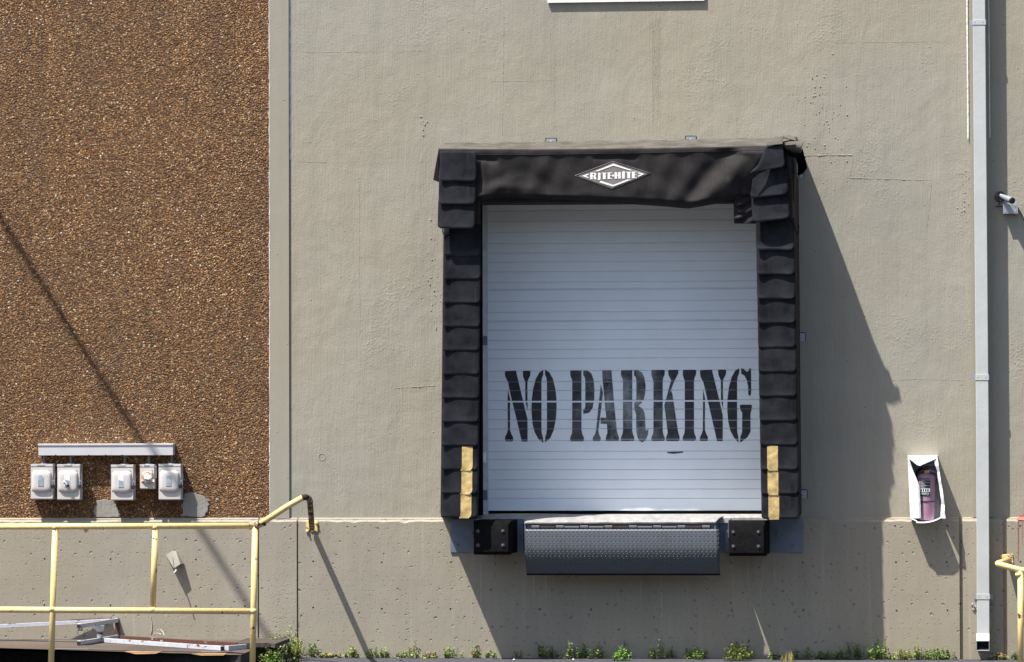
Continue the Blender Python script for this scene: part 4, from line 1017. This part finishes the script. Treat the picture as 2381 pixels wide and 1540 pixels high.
def switch(x0, x1, y0, y1, label, opts=''):
    D = .13; t = thing('switch_box', P(*e4((x0+x1)/2, y1), 0), label, 'switch box', 'electrical switch boxes')
    a_ = P(*e4(x0, y1), -D); b_ = P(*e4(x1, y0), -D)
    small = 'small' in opts
    hood_z = P(*e4(x0, y0+30 if not small else y0+29), -D).z
    MB().box(a_.x+.003, b_.x-.003, -D+.004, 0, a_.z, hood_z+.01).build('box_body', M['grey_box'], t, bevel=.003)
    MB().box(a_.x, b_.x, -D-.004, -.004, hood_z, b_.z).build('rain_hood', M['grey_hood'], t, bevel=.002)
    hm = (b_.z+hood_z)/2; wd = (b_.x-a_.x)
    MB().box(a_.x+wd*.30, a_.x+wd*.66, -D-.0055, -D-.004, hm-.005, hm+.006).build('hood_sticker', M['galv'], t)
    MB().lathe((b_.x-wd*.17, -D-.001, hood_z-.035), (0, -1, 0), [(0, .008), (.003, .007)], 10).build('cover_screw', M['galv'], t)
    dr = MB().box(a_.x+.001, b_.x-.001, -D-.001, -D+.012, a_.z+.006, hood_z-.003).build('door', M['grey_box'], t, bevel=.003)
    sub = lambda q, n, m, **k: setattr(q, 'parent', dr) if 0 else subp(q, n, m, dr, t, **k)
    if not small:
        u0, u1 = e4(x0+14, 0)[0], e4(x0+246, 0)[0]; v0, v1 = e4(0, y0+78)[1], e4(0, y0+326)[1]
        def bul(u, v):
            px = lerp(u0, u1, u); py = lerp(v0, v1, v)+ (3*(1-(2*u-1)**2))*v**6
            e = max(abs(2*u-1), abs(2*v-1)*.98)
            k = (abs(2*u-1)**6+abs(2*v-1)**6); h = max(0, 1-k)**.5
            s = (1-.0*k)
            return P(px, py, -D-.001-.026*h)
        q = MB(); q.grid(bul, 30, 30); sub(q, 'raised_cover', M['grey_box'], smooth=True)
        wx0, wx1 = x0+86, x0+152
        if 'peel' in opts:
            sub(MB().pbox(*[e4(a, 0)[0] for a in (wx0, wx1)], *[e4(0, a)[1] for a in (y0+132, y0+268)], -D-.0295, -D-.02), 'name_plate', M['label_white'])
            q = MB(); q.prism([P(*e4(*p), -D-.0305) for p in ((wx0+3, y0+180), (wx0+60, y0+195), (wx0+63, y0+265), (wx0+4, y0+265))], (0, .008, 0)); sub(q, 'plate_film', M['label_blue'])
        else:
            q = MB(); q.prism([P(*e4(*p), -D-.0300) for p in ((wx0, y0+152), (wx0+18, y0+134), (wx0+46, y0+136), (wx1-1, y0+160), (wx1, y0+262), (wx0+1, y0+262))], (0, .008, 0)); sub(q, 'name_plate', M['label_blue'])
        if 'handle' in opts:
            h0, h1 = P(*e4(x0+75, y0+205), -D-.075), P(*e4(x0+134, y0+262), -D-.055)
            sub(MB().tube([P(*e4(x0+118, y0+240), -D-.025), P(*e4(x0+112, y0+236), -D-.065)], .016, 12), 'handle_hub', M['black'])
            sub(MB().tube([h0, h0.lerp(h1, .7)], [.013, .011], 10), 'handle', M['white_sheet'])
            sub(MB().tube([h0.lerp(h1, .7), h1], [.0115, .0125], 10), 'handle_grip', M['black'])
    else:
        u0, u1 = e4(x0+20, 0)[0], e4(x0+158, 0)[0]; v0, v1 = e4(0, y0+80)[1], e4(0, y0+222)[1]
        def bul(u, v):
            k = (abs(2*u-1)**6+abs(2*v-1)**6); h = max(0, 1-k)**.5
            return P(lerp(u0, u1, u), lerp(v0, v1, v), -D-.001-.02*h)
        q = MB(); q.grid(bul, 24, 24); sub(q, 'raised_cover', M['rust_ring'], smooth=True)
        q = MB(); q.prism([P(*e4(*p), -D-.024) for p in ((1420, 560), (1425, 528), (1455, 512), (1480, 530), (1484, 565), (1470, 600), (1435, 600))], (0, .006, 0)); sub(q, 'name_plate', M['label_white'])
        q = MB(); q.prism([P(*e4(*p), -D-.075) for p in ((1416, 562), (1432, 560), (1474, 580), (1474, 592), (1420, 580))], (0, .06, 0)); sub(q, 'handle', M['white_sheet'])
        sub(MB().pbox(*[e4(a, 0)[0] for a in (1424, 1474)], *[e4(0, a)[1] for a in (586, 630)], -D-.06, -D-.015), 'handle_block', M['galv'])
        sub(MB().pbox(*[e4(a, 0)[0] for a in (1518, 1540)], *[e4(0, a)[1] for a in (590, 620)], -D-.02, -D-.012), 'tag', M['label_white'])
    # latch, hasp and padlock on the right hand side
    zc = P(*e4(x1, y0+ (225 if not small else 140)), -D).z
    MB().box(b_.x-.002, b_.x+.012, -D+.02, -D+.045, zc-.02, zc+.09).build('latch', M['grey_box'], t, bevel=.003)
    MB().box(b_.x+.004, b_.x+.018, -D+.03, -D+.04, zc+.05, zc+.065).build('latch_pin', M['galv'], t)
    if not small:
        lk = MB().box(b_.x-.012, b_.x+.012, -D-.022, -D+.0, zc-.047, zc-.012).build('padlock', M['black'], t, bevel=.004)
        r = MB(); pts = [Vector((b_.x+.004+.012*math.cos(a2)+.006*(k/8), -D-.010, zc-.012+.035*math.sin(a2))) for k, a2 in enumerate([math.pi*j/8 for j in range(9)])]
        r.tube(pts, .0035, 8); r = r.build('shackle', M['galv'], None, origin=ORG[t]); r.parent = lk; r.location = (0, 0, 0)
    return t
def subp(q, n, m, par, root, **k):
    o = q.build(n, m, None, origin=ORG[root], **k); o.parent = par; o.location = (0, 0, 0); return o
switch(68, 332, 407, 828, 'leftmost grey switch box, blue grey name plate on its raised cover')
switch(383, 655, 410, 835, 'grey switch box with a white lever handle across its cover', 'handle peel')
switch(1023, 1290, 415, 840, 'grey switch box left of the small rusty one, its name plate half peeled white', 'peel')
switch(1367, 1541, 412, 705, 'small grey switch box with rust stained cover', 'small')
switch(1590, 1855, 407, 835, 'rightmost grey switch box, touched by the soft cable shadow')
# ------------------------------------------------------------------ wedge shaped hood and wire on the foundation
hz5 = Z(600, 2150, 5.7054)
t = thing('vent_hood', P(*hz5(560, 600), YF), 'small crooked grey metal hood stuck on the foundation wall', 'vent hood')
A, B, C_, D_, E_, F_ = (P(*hz5(365, 405), YF), P(*hz5(590, 303), YF), P(*hz5(545, 708), YF-.085), P(*hz5(690, 613), YF-.082), P(*hz5(778, 600), YF), P(*hz5(500, 312), YF-.006))
C2 = P(*hz5(470, 640), YF)
MB().poly([A, F_, C_]).poly([F_, B, D_, C_]).poly([B, E_, D_]).build('hood_sheet', M['hoodgrey'], t, solid=.003)
q = MB(); q.tube([P(*hz5(515, 380), YF-.018), P(*hz5(535, 560), YF-.060), P(*hz5(548, 700), YF-.089)], .0022, 6); q.build('seam', M['dark'], t)
q = MB(); q.tube([P(*hz5(600, 690), YF-.03), P(*hz5(590, 760), YF-.09), P(*hz5(565, 795), YF-.13), P(*hz5(545, 805), YF-.15)], .006, 8); q.build('wire', M['caulk_white'], t)
# loose wire hanging on the wall and a coil of pale wire by the slab
q = MB()
c5 = lambda x, y: (lambda p: P(*p, YF-.006))(((x/1.623)/1.72029, (1700+y/1.623)/1.72029))
q.tube([c5(975, 1240), c5(985, 1290), c5(984, 1330), c5(978, 1350)], .003, 6)
zq = Z(0, 2380, 3.4014)
def coil(pts): q.tube([P(*zq(x, y), YF-.05-.02*(i % 3)) for i, (x, y) in enumerate(pts)], .0032, 6)
coil([(2080, 570), (2110, 520), (2140, 480), (2180, 468), (2215, 500), (2235, 550), (2200, 575), (2180, 580)])
coil([(2095, 525), (2150, 522), (2190, 535), (2205, 560), (2170, 580)])
tag(q.build('loose_wire', M['wood'], origin=P(*zq(2150, 570), YF)), 'loose coil of pale wire at the foot of the wall behind the rusty frame', 'wire')
q = MB()
q.tube([P(*zq(x, y), -1.2) for x, y in ((1090, 470), (1045, 500), (1065, 545), (1110, 575))], .003, 6)
q.tube([P(*zq(x, y), -1.2) for x, y in ((1120, 570), (1180, 545), (1250, 500), (1262, 440))], .003, 6)
q.tube([P(*zq(x, y), -1.2) for x, y in ((1130, 540), (1160, 490), (1190, 468), (1195, 500), (1130, 575))], .003, 6)
tag(q.build('thin_wire', M['dark'], origin=P(*zq(1120, 575), -1.2)), 'thin dark wire looped under the rusty white frame', 'wire')
# ------------------------------------------------------------------ slab and what lies on it
zs = Z(600, 2380, 3.4014)
SZ = P(1190, 1486, YF).z-.012
kR = PZ(664, 1481.5, SZ); fR = PZ(559, 1523.5, SZ); fL = PZ(0, 1507, SZ)
dirL = (fL-fR).normalized(); fLL = fR+dirL*12
t = thing('concrete_slab', Vector((-4, -1, 0)), 'dark stained concrete slab against the wall under the yellow handrail', 'slab')
top = [Vector((kR.x, YF+.0, SZ)), Vector((fR.x, fR.y, SZ)), Vector((fLL.x, fLL.y, SZ)), Vector((fLL.x, YF, SZ))]
MB().poly(top).build('slab_top', M['slab'], t)
q = MB(); n = 60; ed = [top[0].lerp(top[1], i/20) for i in range(20)]+[top[1].lerp(top[2], i/n) for i in range(n+1)]
ed2 = [p+Vector((rnd.uniform(-.006, .006), rnd.uniform(-.012, .012), -rnd.random()*.012)) for p in ed]
for a_, b_, c_, d_ in zip(ed, ed[1:], ed2, ed2[1:]):
    q.poly([a_, b_, d_, c_]); q.poly([c_, d_, Vector((d_.x, d_.y-.01, -.02)), Vector((c_.x, c_.y-.01, -.02))])
q.build('slab_edge', M['slabdark'], t)
for pts in ([(1690, 770), (1800, 758), (2100, 758), (2210, 768), (2120, 800), (1850, 808)], ):
    MB().poly([PZ(*zq(x, y), SZ+.004) for x, y in pts]).build('rust_stain', M['stain'], t)
MB().poly([PZ(*zs(x, y), SZ+.004) for x, y in ((560, 805), (700, 780), (1060, 785), (1000, 822), (700, 825))]).build('rust_stain', M['stain'], t)
q = MB()
bp = [PZ(*zs(x, y), SZ+.05) for x, y in ((1180, 640), (1330, 585), (1905, 588), (1700, 668), (1640, 655), (1200, 660))]
q.prism(bp, (0, 0, -.035))
tag(q.build('broken_board', M['board'], origin=bp[0]), 'broken weathered board lying on the end of the dark slab', 'board')
# rusty white steel frame lying on the slab
def at(zz, x, y, yd): return P(*zz(x, y), yd)
ya = PZ(*zq(1070, 655), SZ+.02).y
L1 = PZ(*zq(1072, 655), SZ+.022); L2 = PZ(*zq(1600, 572), SZ+.022)
L3 = PZ(*zq(1440, 618), SZ+.022); L4 = PZ(*zs(985, 728), SZ+.022); L5 = PZ(*zs(1420, 690), SZ+.022); L6 = PZ(*zq(1640, 582), SZ+.022); L7 = PZ(*zs(1190, 676), SZ+.022)
U1 = P(*zq(1072, 424), L1.y); U2 = P(*zq(1592, 345), L2.y); U0 = P(*zq(-120, 432), L2.y-.15); U3 = P(*zq(1500, 352), L2.y-.02)
U0b = P(*zq(-120, 395), L2.y+.05)
t = thing('steel_frame', L1, 'rusty white square tube frame lying on the dark slab behind the handrail', 'metal frame')
def bar(a_, b_, r, m='frame', name='bar', par=t):
    if m == 'frame' and name == 'bar':
        up = Vector((0, .004, r+.0015)); d = (b_-a_); MB().add([a_+d*.04+up+Vector((0, -r*.8, 0)), b_-d*.10+up+Vector((0, -r*.8, 0)), b_-d*.06+up+Vector((0, r*.8, 0)), a_+d*.08+up+Vector((0, r*.8, 0))], [(0, 1, 2, 3)]).build('rust_scale', M['rust'], t, solid=.002)
    return MB().tube([a_, b_], r, 4, square=True).build(name, M[m], t, bevel=.003)
bar(L1, L2, .019); bar(U1, U2, .019); bar(L3, L4, .020); bar(L6, L7, .018, 'rust'); bar(L4+Vector((.03, .03, 0)), L5, .021)
bar(U0, U3, .018); bar(U0b, U2+Vector((-.05, 0, .01)), .012, 'rust')
bar(U2+Vector((0, 0, .02)), L2, .018, 'rust', 'post')
m1, m2 = U1.lerp(U2, .50), L1.lerp(L2, .53); bar(m1, m2, .018, 'frame', 'post')
q = MB(); q.poly([m1+Vector((-.05, -.02, -.02)), m1+Vector((.06, -.02, -.02)), m2+Vector((.03, -.02, .02))]); q.build('gusset', M['frame'], t, solid=.005)
for e_, d in ((L1, L2), (U1, U2), (L4, L3)):
    v = (e_-d).normalized(); MB().tube([e_, e_+v*.004], .0165, 4, square=True).build('end_shade_cap', M['black'], t)  # black caps stand in for the shade inside the hollow tubes
q = MB(); q.tube([P(*zq(1085, 440), L1.y), P(*zq(1065, 480), L1.y-.01), P(*zq(1100, 475), L1.y-.02), P(*zq(1118, 480), L1.y-.01), P(*zq(1110, 440), L1.y)], .008, 6); q.build('rusty_strap', M['dark'], t)
q = MB(); q.tube([PZ(*zq(x, y), SZ+.008) for x, y in ((-60, 610), (300, 618), (700, 628), (1080, 634))], .006, 6)
tag(q.build('thin_cable', M['black'], origin=PZ(*zq(600, 628), SZ)), 'thin black cable lying along the back of the slab, behind the left handrail post', 'cable')
q = MB(); q.tube([PZ(*zq(x, y), SZ+.008) for x, y in ((760, 738), (1200, 742), (1700, 752), (2381, 768))]+[PZ(*zs(x, y), SZ+.008) for x, y in ((700, 778), (1100, 782), (1290, 800))], .006, 6)
tag(q.build('thin_cable', M['black'], origin=PZ(*zq(1200, 700), SZ)), 'thin black cable lying along the front of the slab by the rust stains', 'cable')
# ------------------------------------------------------------------ handrails
YR = fR.y-.10
zr = Z(980, 1900, 5.134)
t = thing('handrail', P(590, 1600, YR), 'yellow pipe handrail with rust chips standing in front of the dark slab', 'handrail')
D2 = P(100, 1225, YR); R = .0253
def rp_(px, py): return P(px, py, YR)
tl, tr_ = rp_(-220, 1225.5), rp_(596, 1223)
MB().tube([tl, tr_], R, 18).build('top_rail', M['yellow'], t, smooth=True)
MB().tube([rp_(-220, 1416.2), rp_(590, 1422)], R, 18).build('mid_rail', M['yellow'], t, smooth=True)
def post(x0, y0, x1, y1): 
    return MB().tube([rp_(x0, y0), rp_(x1, y1)], R, 18).build('post', M['yellow'], t, smooth=True)
post(128.5, 1226, 117.3, 1590); post(361.5, 1226, 355.3, 1418); post(593.3, 1224, 586, 1590); post(-118, 1226, -128, 1590)
for x, y in ((128.5, 1226), (123, 1417), (361.5, 1226), (355.3, 1418), (588.8, 1421)):
    p = rp_(x, y); MB().lathe(p+Vector((0, 0, -.02)), (0, 0, 1), [(0, R+.003), (.02, R+.006), (.04, R+.003)], 16).build('weld', M['yellow'], t, smooth=True)
k0 = rp_(598, 1223.5); p1, p2 = P(*zr(880, 640), YR), P(*zr(1180, 470), YR)
el = P(*zr(1318, 425), YR); wl = P(*zr(1375, 1095), YF-.03)
v1 = P(*zr(1335, 560), lerp(YR, YF, .22))
MB().tube([k0, p1, p2], R, 18).build('bent_rail', M['yellow'], t, smooth=True)
MB().tube([p2]+arc(p2, el, v1, 8)[1:], R*1.02, 18).build('elbow', M['yellow_worn'], t, smooth=True)
MB().tube([v1, wl], R, 18).build('wall_rail', M['yellow_worn'], t, smooth=True)
MB().lathe(rp_(597, 1223), (0, -1, 0), [(-R, R*1.1), (R*.6, R*1.15), (R*1.1, R*.6)], 16).build('weld', M['yellow_worn'], t, smooth=True)
q = MB(); a_, b_ = P(*zr(275, 1025), YR), P(*zr(415, 980), YR); q.tube([a_, b_], R*1.03, 16); q.build('rusty_collar', M['yellow_worn'], t, smooth=True)
q = MB(); q.prism([P(*zr(x, y), YF-.012) for x, y in ((1255, 935), (1490, 935), (1490, 1165), (1360, 1165), (1255, 1060))], (0, .011, 0)); q.build('wall_flange', M['yellow'], t, bevel=.003)
for x, y in ((1468, 988), (1285, 1150)):
    MB().lathe(P(*zr(x, y), YF), (0, -1, 0), [(0, .016), (.014, .016), (.016, .008), (.03, .007)], 12).build('flange_bolt', M['yellow'], t)
zv = Z(3900, 1950, 2.2)
t = thing('handrail', P(2370, 1560, -.42), 'yellow pipe handrail at the right edge beside the downspout', 'handrail')
Y2 = -.40
w0, e0 = P(*zv(300, 640), YF-.02), P(*zv(192, 672), Y2); e1 = P(*zv(400, 728), Y2-.05); e2 = P(*zv(620, 755), Y2-.06)
mid = w0.lerp(e0, .86); mid2 = e0.lerp(e1, .12)
MB().tube([w0, mid]+arc(mid, e0, mid2, 6)[1:]+[e1, e2], .0262, 18).build('top_rail', M['yellow'], t, smooth=True)
MB().tube([P(*zv(400, 728), Y2-.05), P(*zv(402, 1700), Y2-.05)], .0255, 18).build('post', M['yellow'], t, smooth=True)
MB().tube([P(*zv(445, 1185), Y2-.05), P(*zv(620, 1190), Y2-.05)], .0255, 18).build('mid_rail', M['yellow'], t, smooth=True)
q = MB(); q.prism([P(*zv(x, y), YF-.012) for x, y in ((292, 590), (332, 586), (334, 672), (300, 672))], (0, .011, 0)); q.prism([P(*zv(x, y), YF-.012) for x, y in ((222, 600), (235, 590), (291, 588), (291, 628), (240, 630), (225, 620))], (0, .008, 0))
q.build('wall_flange', M['yellow'], t, bevel=.003)
MB().lathe(P(*zv(325, 662), YF-.01), (0, -1, 0), [(0, .015), (.02, .015), (.03, .007)], 12).build('flange_bolt', M['yellow'], t)
MB().lathe(P(*zv(385, 752), Y2-.05), (0, 0, -1), [(0, .03), (.02, .032), (.03, .027)], 14).build('weld', M['yellow'], t, smooth=True)
# ------------------------------------------------------------------ service cable overhead (out of frame): drops its soft shadow on the pebble wall
SUN = Vector((1.07, 1, -2.85))
def on_shadow(px, py): return P(px, py, 0)
s0, s1 = on_shadow(0, 500), on_shadow(322, 1010)
slope = (s1.x-s0.x)/(s1.z-s0.z); zc = 8.2
x_w = s0.x+slope*(zc-s0.z)
dirc = Vector((SUN.x+slope*SUN.z*-1*-1, 0, 0))
# horizontal direction in the plane of shadow line and sun rays
sv = Vector((slope, 0, 1.0)); hv = SUN - sv*SUN.z; hv = -hv/ abs(hv.y)
pole_x, pole_y = x_w+hv.x*26, -26
t = thing('service_cable', Vector((x_w, -.05, zc)), 'black overhead service cable sloping away from the wall top', 'cable')
MB().tube([Vector((x_w, -.02, zc))+hv*d for d in (0, .4, 1, 2, 3, 4, 6, 9, 12, 16, 20, 26)], .026, 8).build('cable_run', M['black'], t)
MB().tube([Vector((x_w, 0, zc)), Vector((x_w, -.12, zc))], .03, 10).build('wall_anchor', M['galv'], t)
# ------------------------------------------------------------------ weeds along the wall foot
LEAFSHAPES = [((0, 0), (.35, .35), (1, 0), (.35, -.35)), ((0, 0), (.5, .28), (1, 0), (.5, -.28))]
def weed(px, wpx, hpx, y, mats, label, dens=1.0, group='weeds along the foot of the wall', basepy=None, grass=False):
    base = P(px, 1530, y); base.z = 0 if basepy is None else P(px, basepy, y).z
    w = wpx/PPM*1.25; h = hpx/PPM*1.08
    t = thing('weed', base, label, 'weed', group)
    q = MB(); st = MB(); ns = max(6, int(wpx/2.1*dens))
    if grass: ns = int(ns*2)
    for s in range(ns):
        ox = rnd.uniform(-.5, .5)*w*.8; oy = rnd.uniform(-.10, .10)
        prof_h = h*(1-.55*abs(ox)/(w*.5))*rnd.uniform(.5, 1.05)
        lean = Vector((rnd.uniform(-.22, .22)+ox*.8, rnd.uniform(-.2, .12), 1)).normalized()
        p0 = base+Vector((ox, oy, 0)); p1 = p0+lean*prof_h*.55+Vector((rnd.uniform(-.01, .01), 0, 0)); p2 = p1+(lean+Vector((rnd.uniform(-.25, .25), rnd.uniform(-.2, .2), 0)))*prof_h*.45
        if grass:
            a_ = Vector((rnd.uniform(-.004, .004), .0, 0)); b_ = Vector((.0035, rnd.uniform(-.003, .003), 0))
            q.poly([p0-b_, p0+b_, p1+b_*.7, p1-b_*.7]); q.poly([p1-b_*.7, p1+b_*.7, p2]); continue
        st.tube([p0, p1, p2], [.0022, .0018, .0010], 4)
        nl = max(7, int(prof_h/.0072))
        for k in range(nl):
            f = (k+rnd.random())/nl; f = .10+.92*f
            c = p0.lerp(p1, f/.55) if f < .55 else p1.lerp(p2, (f-.55)/.45)
            az = rnd.uniform(0, 6.283); d = Vector((math.cos(az), math.sin(az), rnd.uniform(-.25, .8))).normalized()
            sd = d.cross(Vector((rnd.uniform(-.4, .4), rnd.uniform(-.4, .4), 1))).normalized()
            ln = rnd.uniform(.018, .042)*(1.15-.5*f); sh = LEAFSHAPES[rnd.random() < .5]
            q.poly([c+d*ln*a+sd*ln*b for a, b in sh])
    nlf = len(q.f); q.add(st.v, st.f)
    o = q.build('foliage', [M[m] for m in mats]+[M['stem']], t)
    for i, p in enumerate(o.data.polygons): p.material_index = len(mats) if i >= nlf else 0 if rnd.random() < .66 or len(mats) == 1 else rnd.randrange(1, len(mats))
    return t
G1, G2, G3, G4 = ['leaf', 'leaf_y'], ['leaf_y', 'leaf', 'leaf_dry'], ['leaf_b', 'leaf_y'], ['leaf_dry', 'leaf_y']
W = [
 (655, 74, 72, -1.0, G2, 'tall yellow green weed clump growing up the end of the dark slab'),
 (622, 34, 40, -1.7, G2, 'yellow green weed in front of the dark slab, right of the handrail post'),
 (640, 50, 50, -1.9, G1, 'dense green weed in front of the end of the dark slab'),
 (676, 36, 84, -.7, G2, 'very tall thin weed leaning on the end of the dark slab'),
 (690, 30, 50, -.22, G2, 'spindly weed at the corner where the slab meets the foundation groove'),
 (120, 18, 20, -3.3, G2, 'small tuft of weed at the bottom of the left handrail post'),
 (727, 30, 36, -.10, G1, 'weed with one tall stem just right of the slab'),
 (750, 34, 14, -.12, G2, 'low weeds creeping along the wall foot, left of the handrail shadow'),
 (777, 36, 14, -.12, G4, 'low dry orange weeds along the wall foot, left of the handrail shadow'),
 (825, 40, 30, -.10, G2, 'yellowish weed touching the left side of the handrail shadow'),
 (878, 50, 28, -.10, G1, 'bushy green weed touching the right side of the handrail shadow'),
 (930, 30, 14, -.10, G1, 'small low weed between the handrail shadow and the tallest single stem'),
 (961, 26, 38, -.10, G2, 'tall single stemmed yellow weed in front of the sunlit foundation'),
 (1000, 34, 15, -.12, G4, 'low weed with orange dry leaves on the sunlit asphalt edge'),
 (1053, 34, 32, -.10, G1, 'green weed below the left edge of the steel wall plate'),
 (1115, 40, 30, -.10, G2, 'yellow green weed just left of the big shadow edge'),
 (1150, 18, 18, -.10, G1, 'small weed on the edge of the big shadow'),
 (1204, 16, 22, -.10, G1, 'lone small weed in shade below the left dock bumper'),
 (1264, 30, 40, -.10, G1, 'tall dark weed in shade below the left part of the lip'),
 (1287, 22, 30, -.10, G1, 'short dark weed beside the tall one below the lip'),
 (1332, 30, 40, -.12, G1, 'pale topped weed in shade below the middle of the lip'),
 (1376, 52, 40, -.10, G1, 'wide dark weed clump in shade below the middle of the lip'),
 (1446, 34, 34, -.46, G3, 'bright green sunlit weed below the middle of the lip'),
 (1452, 22, 40, -.10, G1, 'dark upright weed behind the bright green one'),
 (1538, 54, 42, -.10, G1, 'wide dark weed clump below the right part of the lip'),
 (1615, 48, 42, -.10, G1, 'loose dark weeds below the right end of the lip'),
 (1626, 20, 26, -.30, G3, 'small light green weed in front of the loose dark weeds'),
 (1716, 62, 40, -.46, G2, 'large yellow green sunlit weed below the right dock bumper'),
 (1722, 60, 44, -.10, G1, 'dark weeds on the wall behind the large yellow green one'),
 (1800, 22, 22, -.10, G1, 'small dark weed right of the large yellow green one'),
 (1868, 44, 34, -.10, G1, 'rounded dark weed below the right steel wall plate'),
 (1922, 56, 24, -.12, G1, 'low wide dark weeds right of the steel wall plate'),
 (1985, 60, 44, -.10, G1, 'tall dark weed clump against the shaded wall, left of the sunlit wall'),
 (2030, 30, 30, -.14, G1, 'dark low weeds next to the shadow edge'),
 (2052, 24, 52, -.12, G1, 'tall weed standing right on the shadow edge under the cabinet'),
 (2090, 40, 26, -.16, G2, 'leftmost yellow green weed of the sunlit strip under the cabinet'),
 (2135, 52, 32, -.16, G2, 'thick yellow green weed directly under the extinguisher cabinet'),
 (2172, 40, 30, -.14, G3, 'bright green weed right of the cabinet, before the wall groove'),
 (2206, 32, 30, -.12, G1, 'darker green weed at the foundation groove left of the downspout'),
 (2320, 38, 18, -.12, G4, 'low dry weeds right of the downspout outlet'),
 (2360, 26, 18, -.14, G2, 'green weed at the foot of the right handrail post'),
]
for a_ in W: weed(*a_)
weed(1832, 30, 26, -.42, G4, 'tuft of pale dry grass below the right steel wall plate', grass=True)
# pale stones and litter at the wall foot
for px, s_, y, lab in ((1333, .012, -.40, 'small white stone on the dark asphalt below the lip'), (1150+45, .012, -.45, 'tiny pale stone at the big shadow edge'), (932, .016, -.62, 'small brown stone on the sunlit asphalt')):
    p = P(px, 1530, y); p.z = 0; q = MB()
    q.lathe(p, (rnd.uniform(-.2, .2), 0, 1), [(0, s_*.8), (s_*.4, s_), (s_*.8, s_*.7), (s_, s_*.2)], 7)
    tag(q.build('stone', M['caulk_white'] if px != 932 else M['board'], origin=p, bevel=.003), lab, 'stone')
# ------------------------------------------------------------------ added unseen building behind the camera, keeps low sky light off the door
t = thing('added_sky_block', Vector((0, -66, 0)), 'added unseen dark brick warehouse behind the camera, blocking low sky light', 'building')
MB().box(-75, 75, -80, -66, -.2, 10).build('sky_block_wall', M['brick'], t)
MB().box(-76, 76, -81, -65.6, 10, 10.6).build('sky_block_roof', M['dark'], t)
for x in range(-60, 61, 12): MB().box(x-1.8, x+1.8, -66, -65.93, 0, 4.2).build('sky_block_shutter', M['plate'], t)
# ------------------------------------------------------------------ light, sky, camera
w = bpy.data.worlds.new('World'); scn.world = w; w.use_nodes = True
nt = w.node_tree; nt.nodes.clear()
sky = nt.nodes.new('ShaderNodeTexSky'); sky.sky_type = 'NISHITA'; sky.sun_disc = False
toward = -SUN.normalized()
sky.sun_elevation = math.asin(toward.z); sky.sun_rotation = math.atan2(toward.x, toward.y)
sky.air_density = 1.0; sky.dust_density = 2.2; sky.ozone_density = 1.0
bg = nt.nodes.new('ShaderNodeBackground'); bg.inputs['Strength'].default_value = .096
ow = nt.nodes.new('ShaderNodeOutputWorld')
nt.links.new(sky.outputs[0], bg.inputs[0]); nt.links.new(bg.outputs[0], ow.inputs[0])
sl = bpy.data.lights.new('sun', 'SUN'); sl.energy = 5; sl.angle = math.radians(.5); sl.color = (1, .95, .87)
so = bpy.data.objects.new('sun', sl); COL.objects.link(so); so.location = (-8, -8, 22)
so.rotation_euler = SUN.to_track_quat('-Z', 'Y').to_euler()
cd = bpy.data.cameras.new('camera'); cd.sensor_width = 36; cd.sensor_fit = 'HORIZONTAL'; cd.lens = 36*F/2381
cd.clip_start = .5; cd.clip_end = 500
co = bpy.data.objects.new('camera', cd); COL.objects.link(co)
co.matrix_world = Matrix.Translation(CAM) @ ROT.to_4x4()
scn.camera = co
vs_ = scn.view_settings; vs_.view_transform = 'Standard'; vs_.look = 'None'; vs_.gamma = 1; vs_.exposure = .94
scn.render.resolution_x = 1024; scn.render.resolution_y = 662
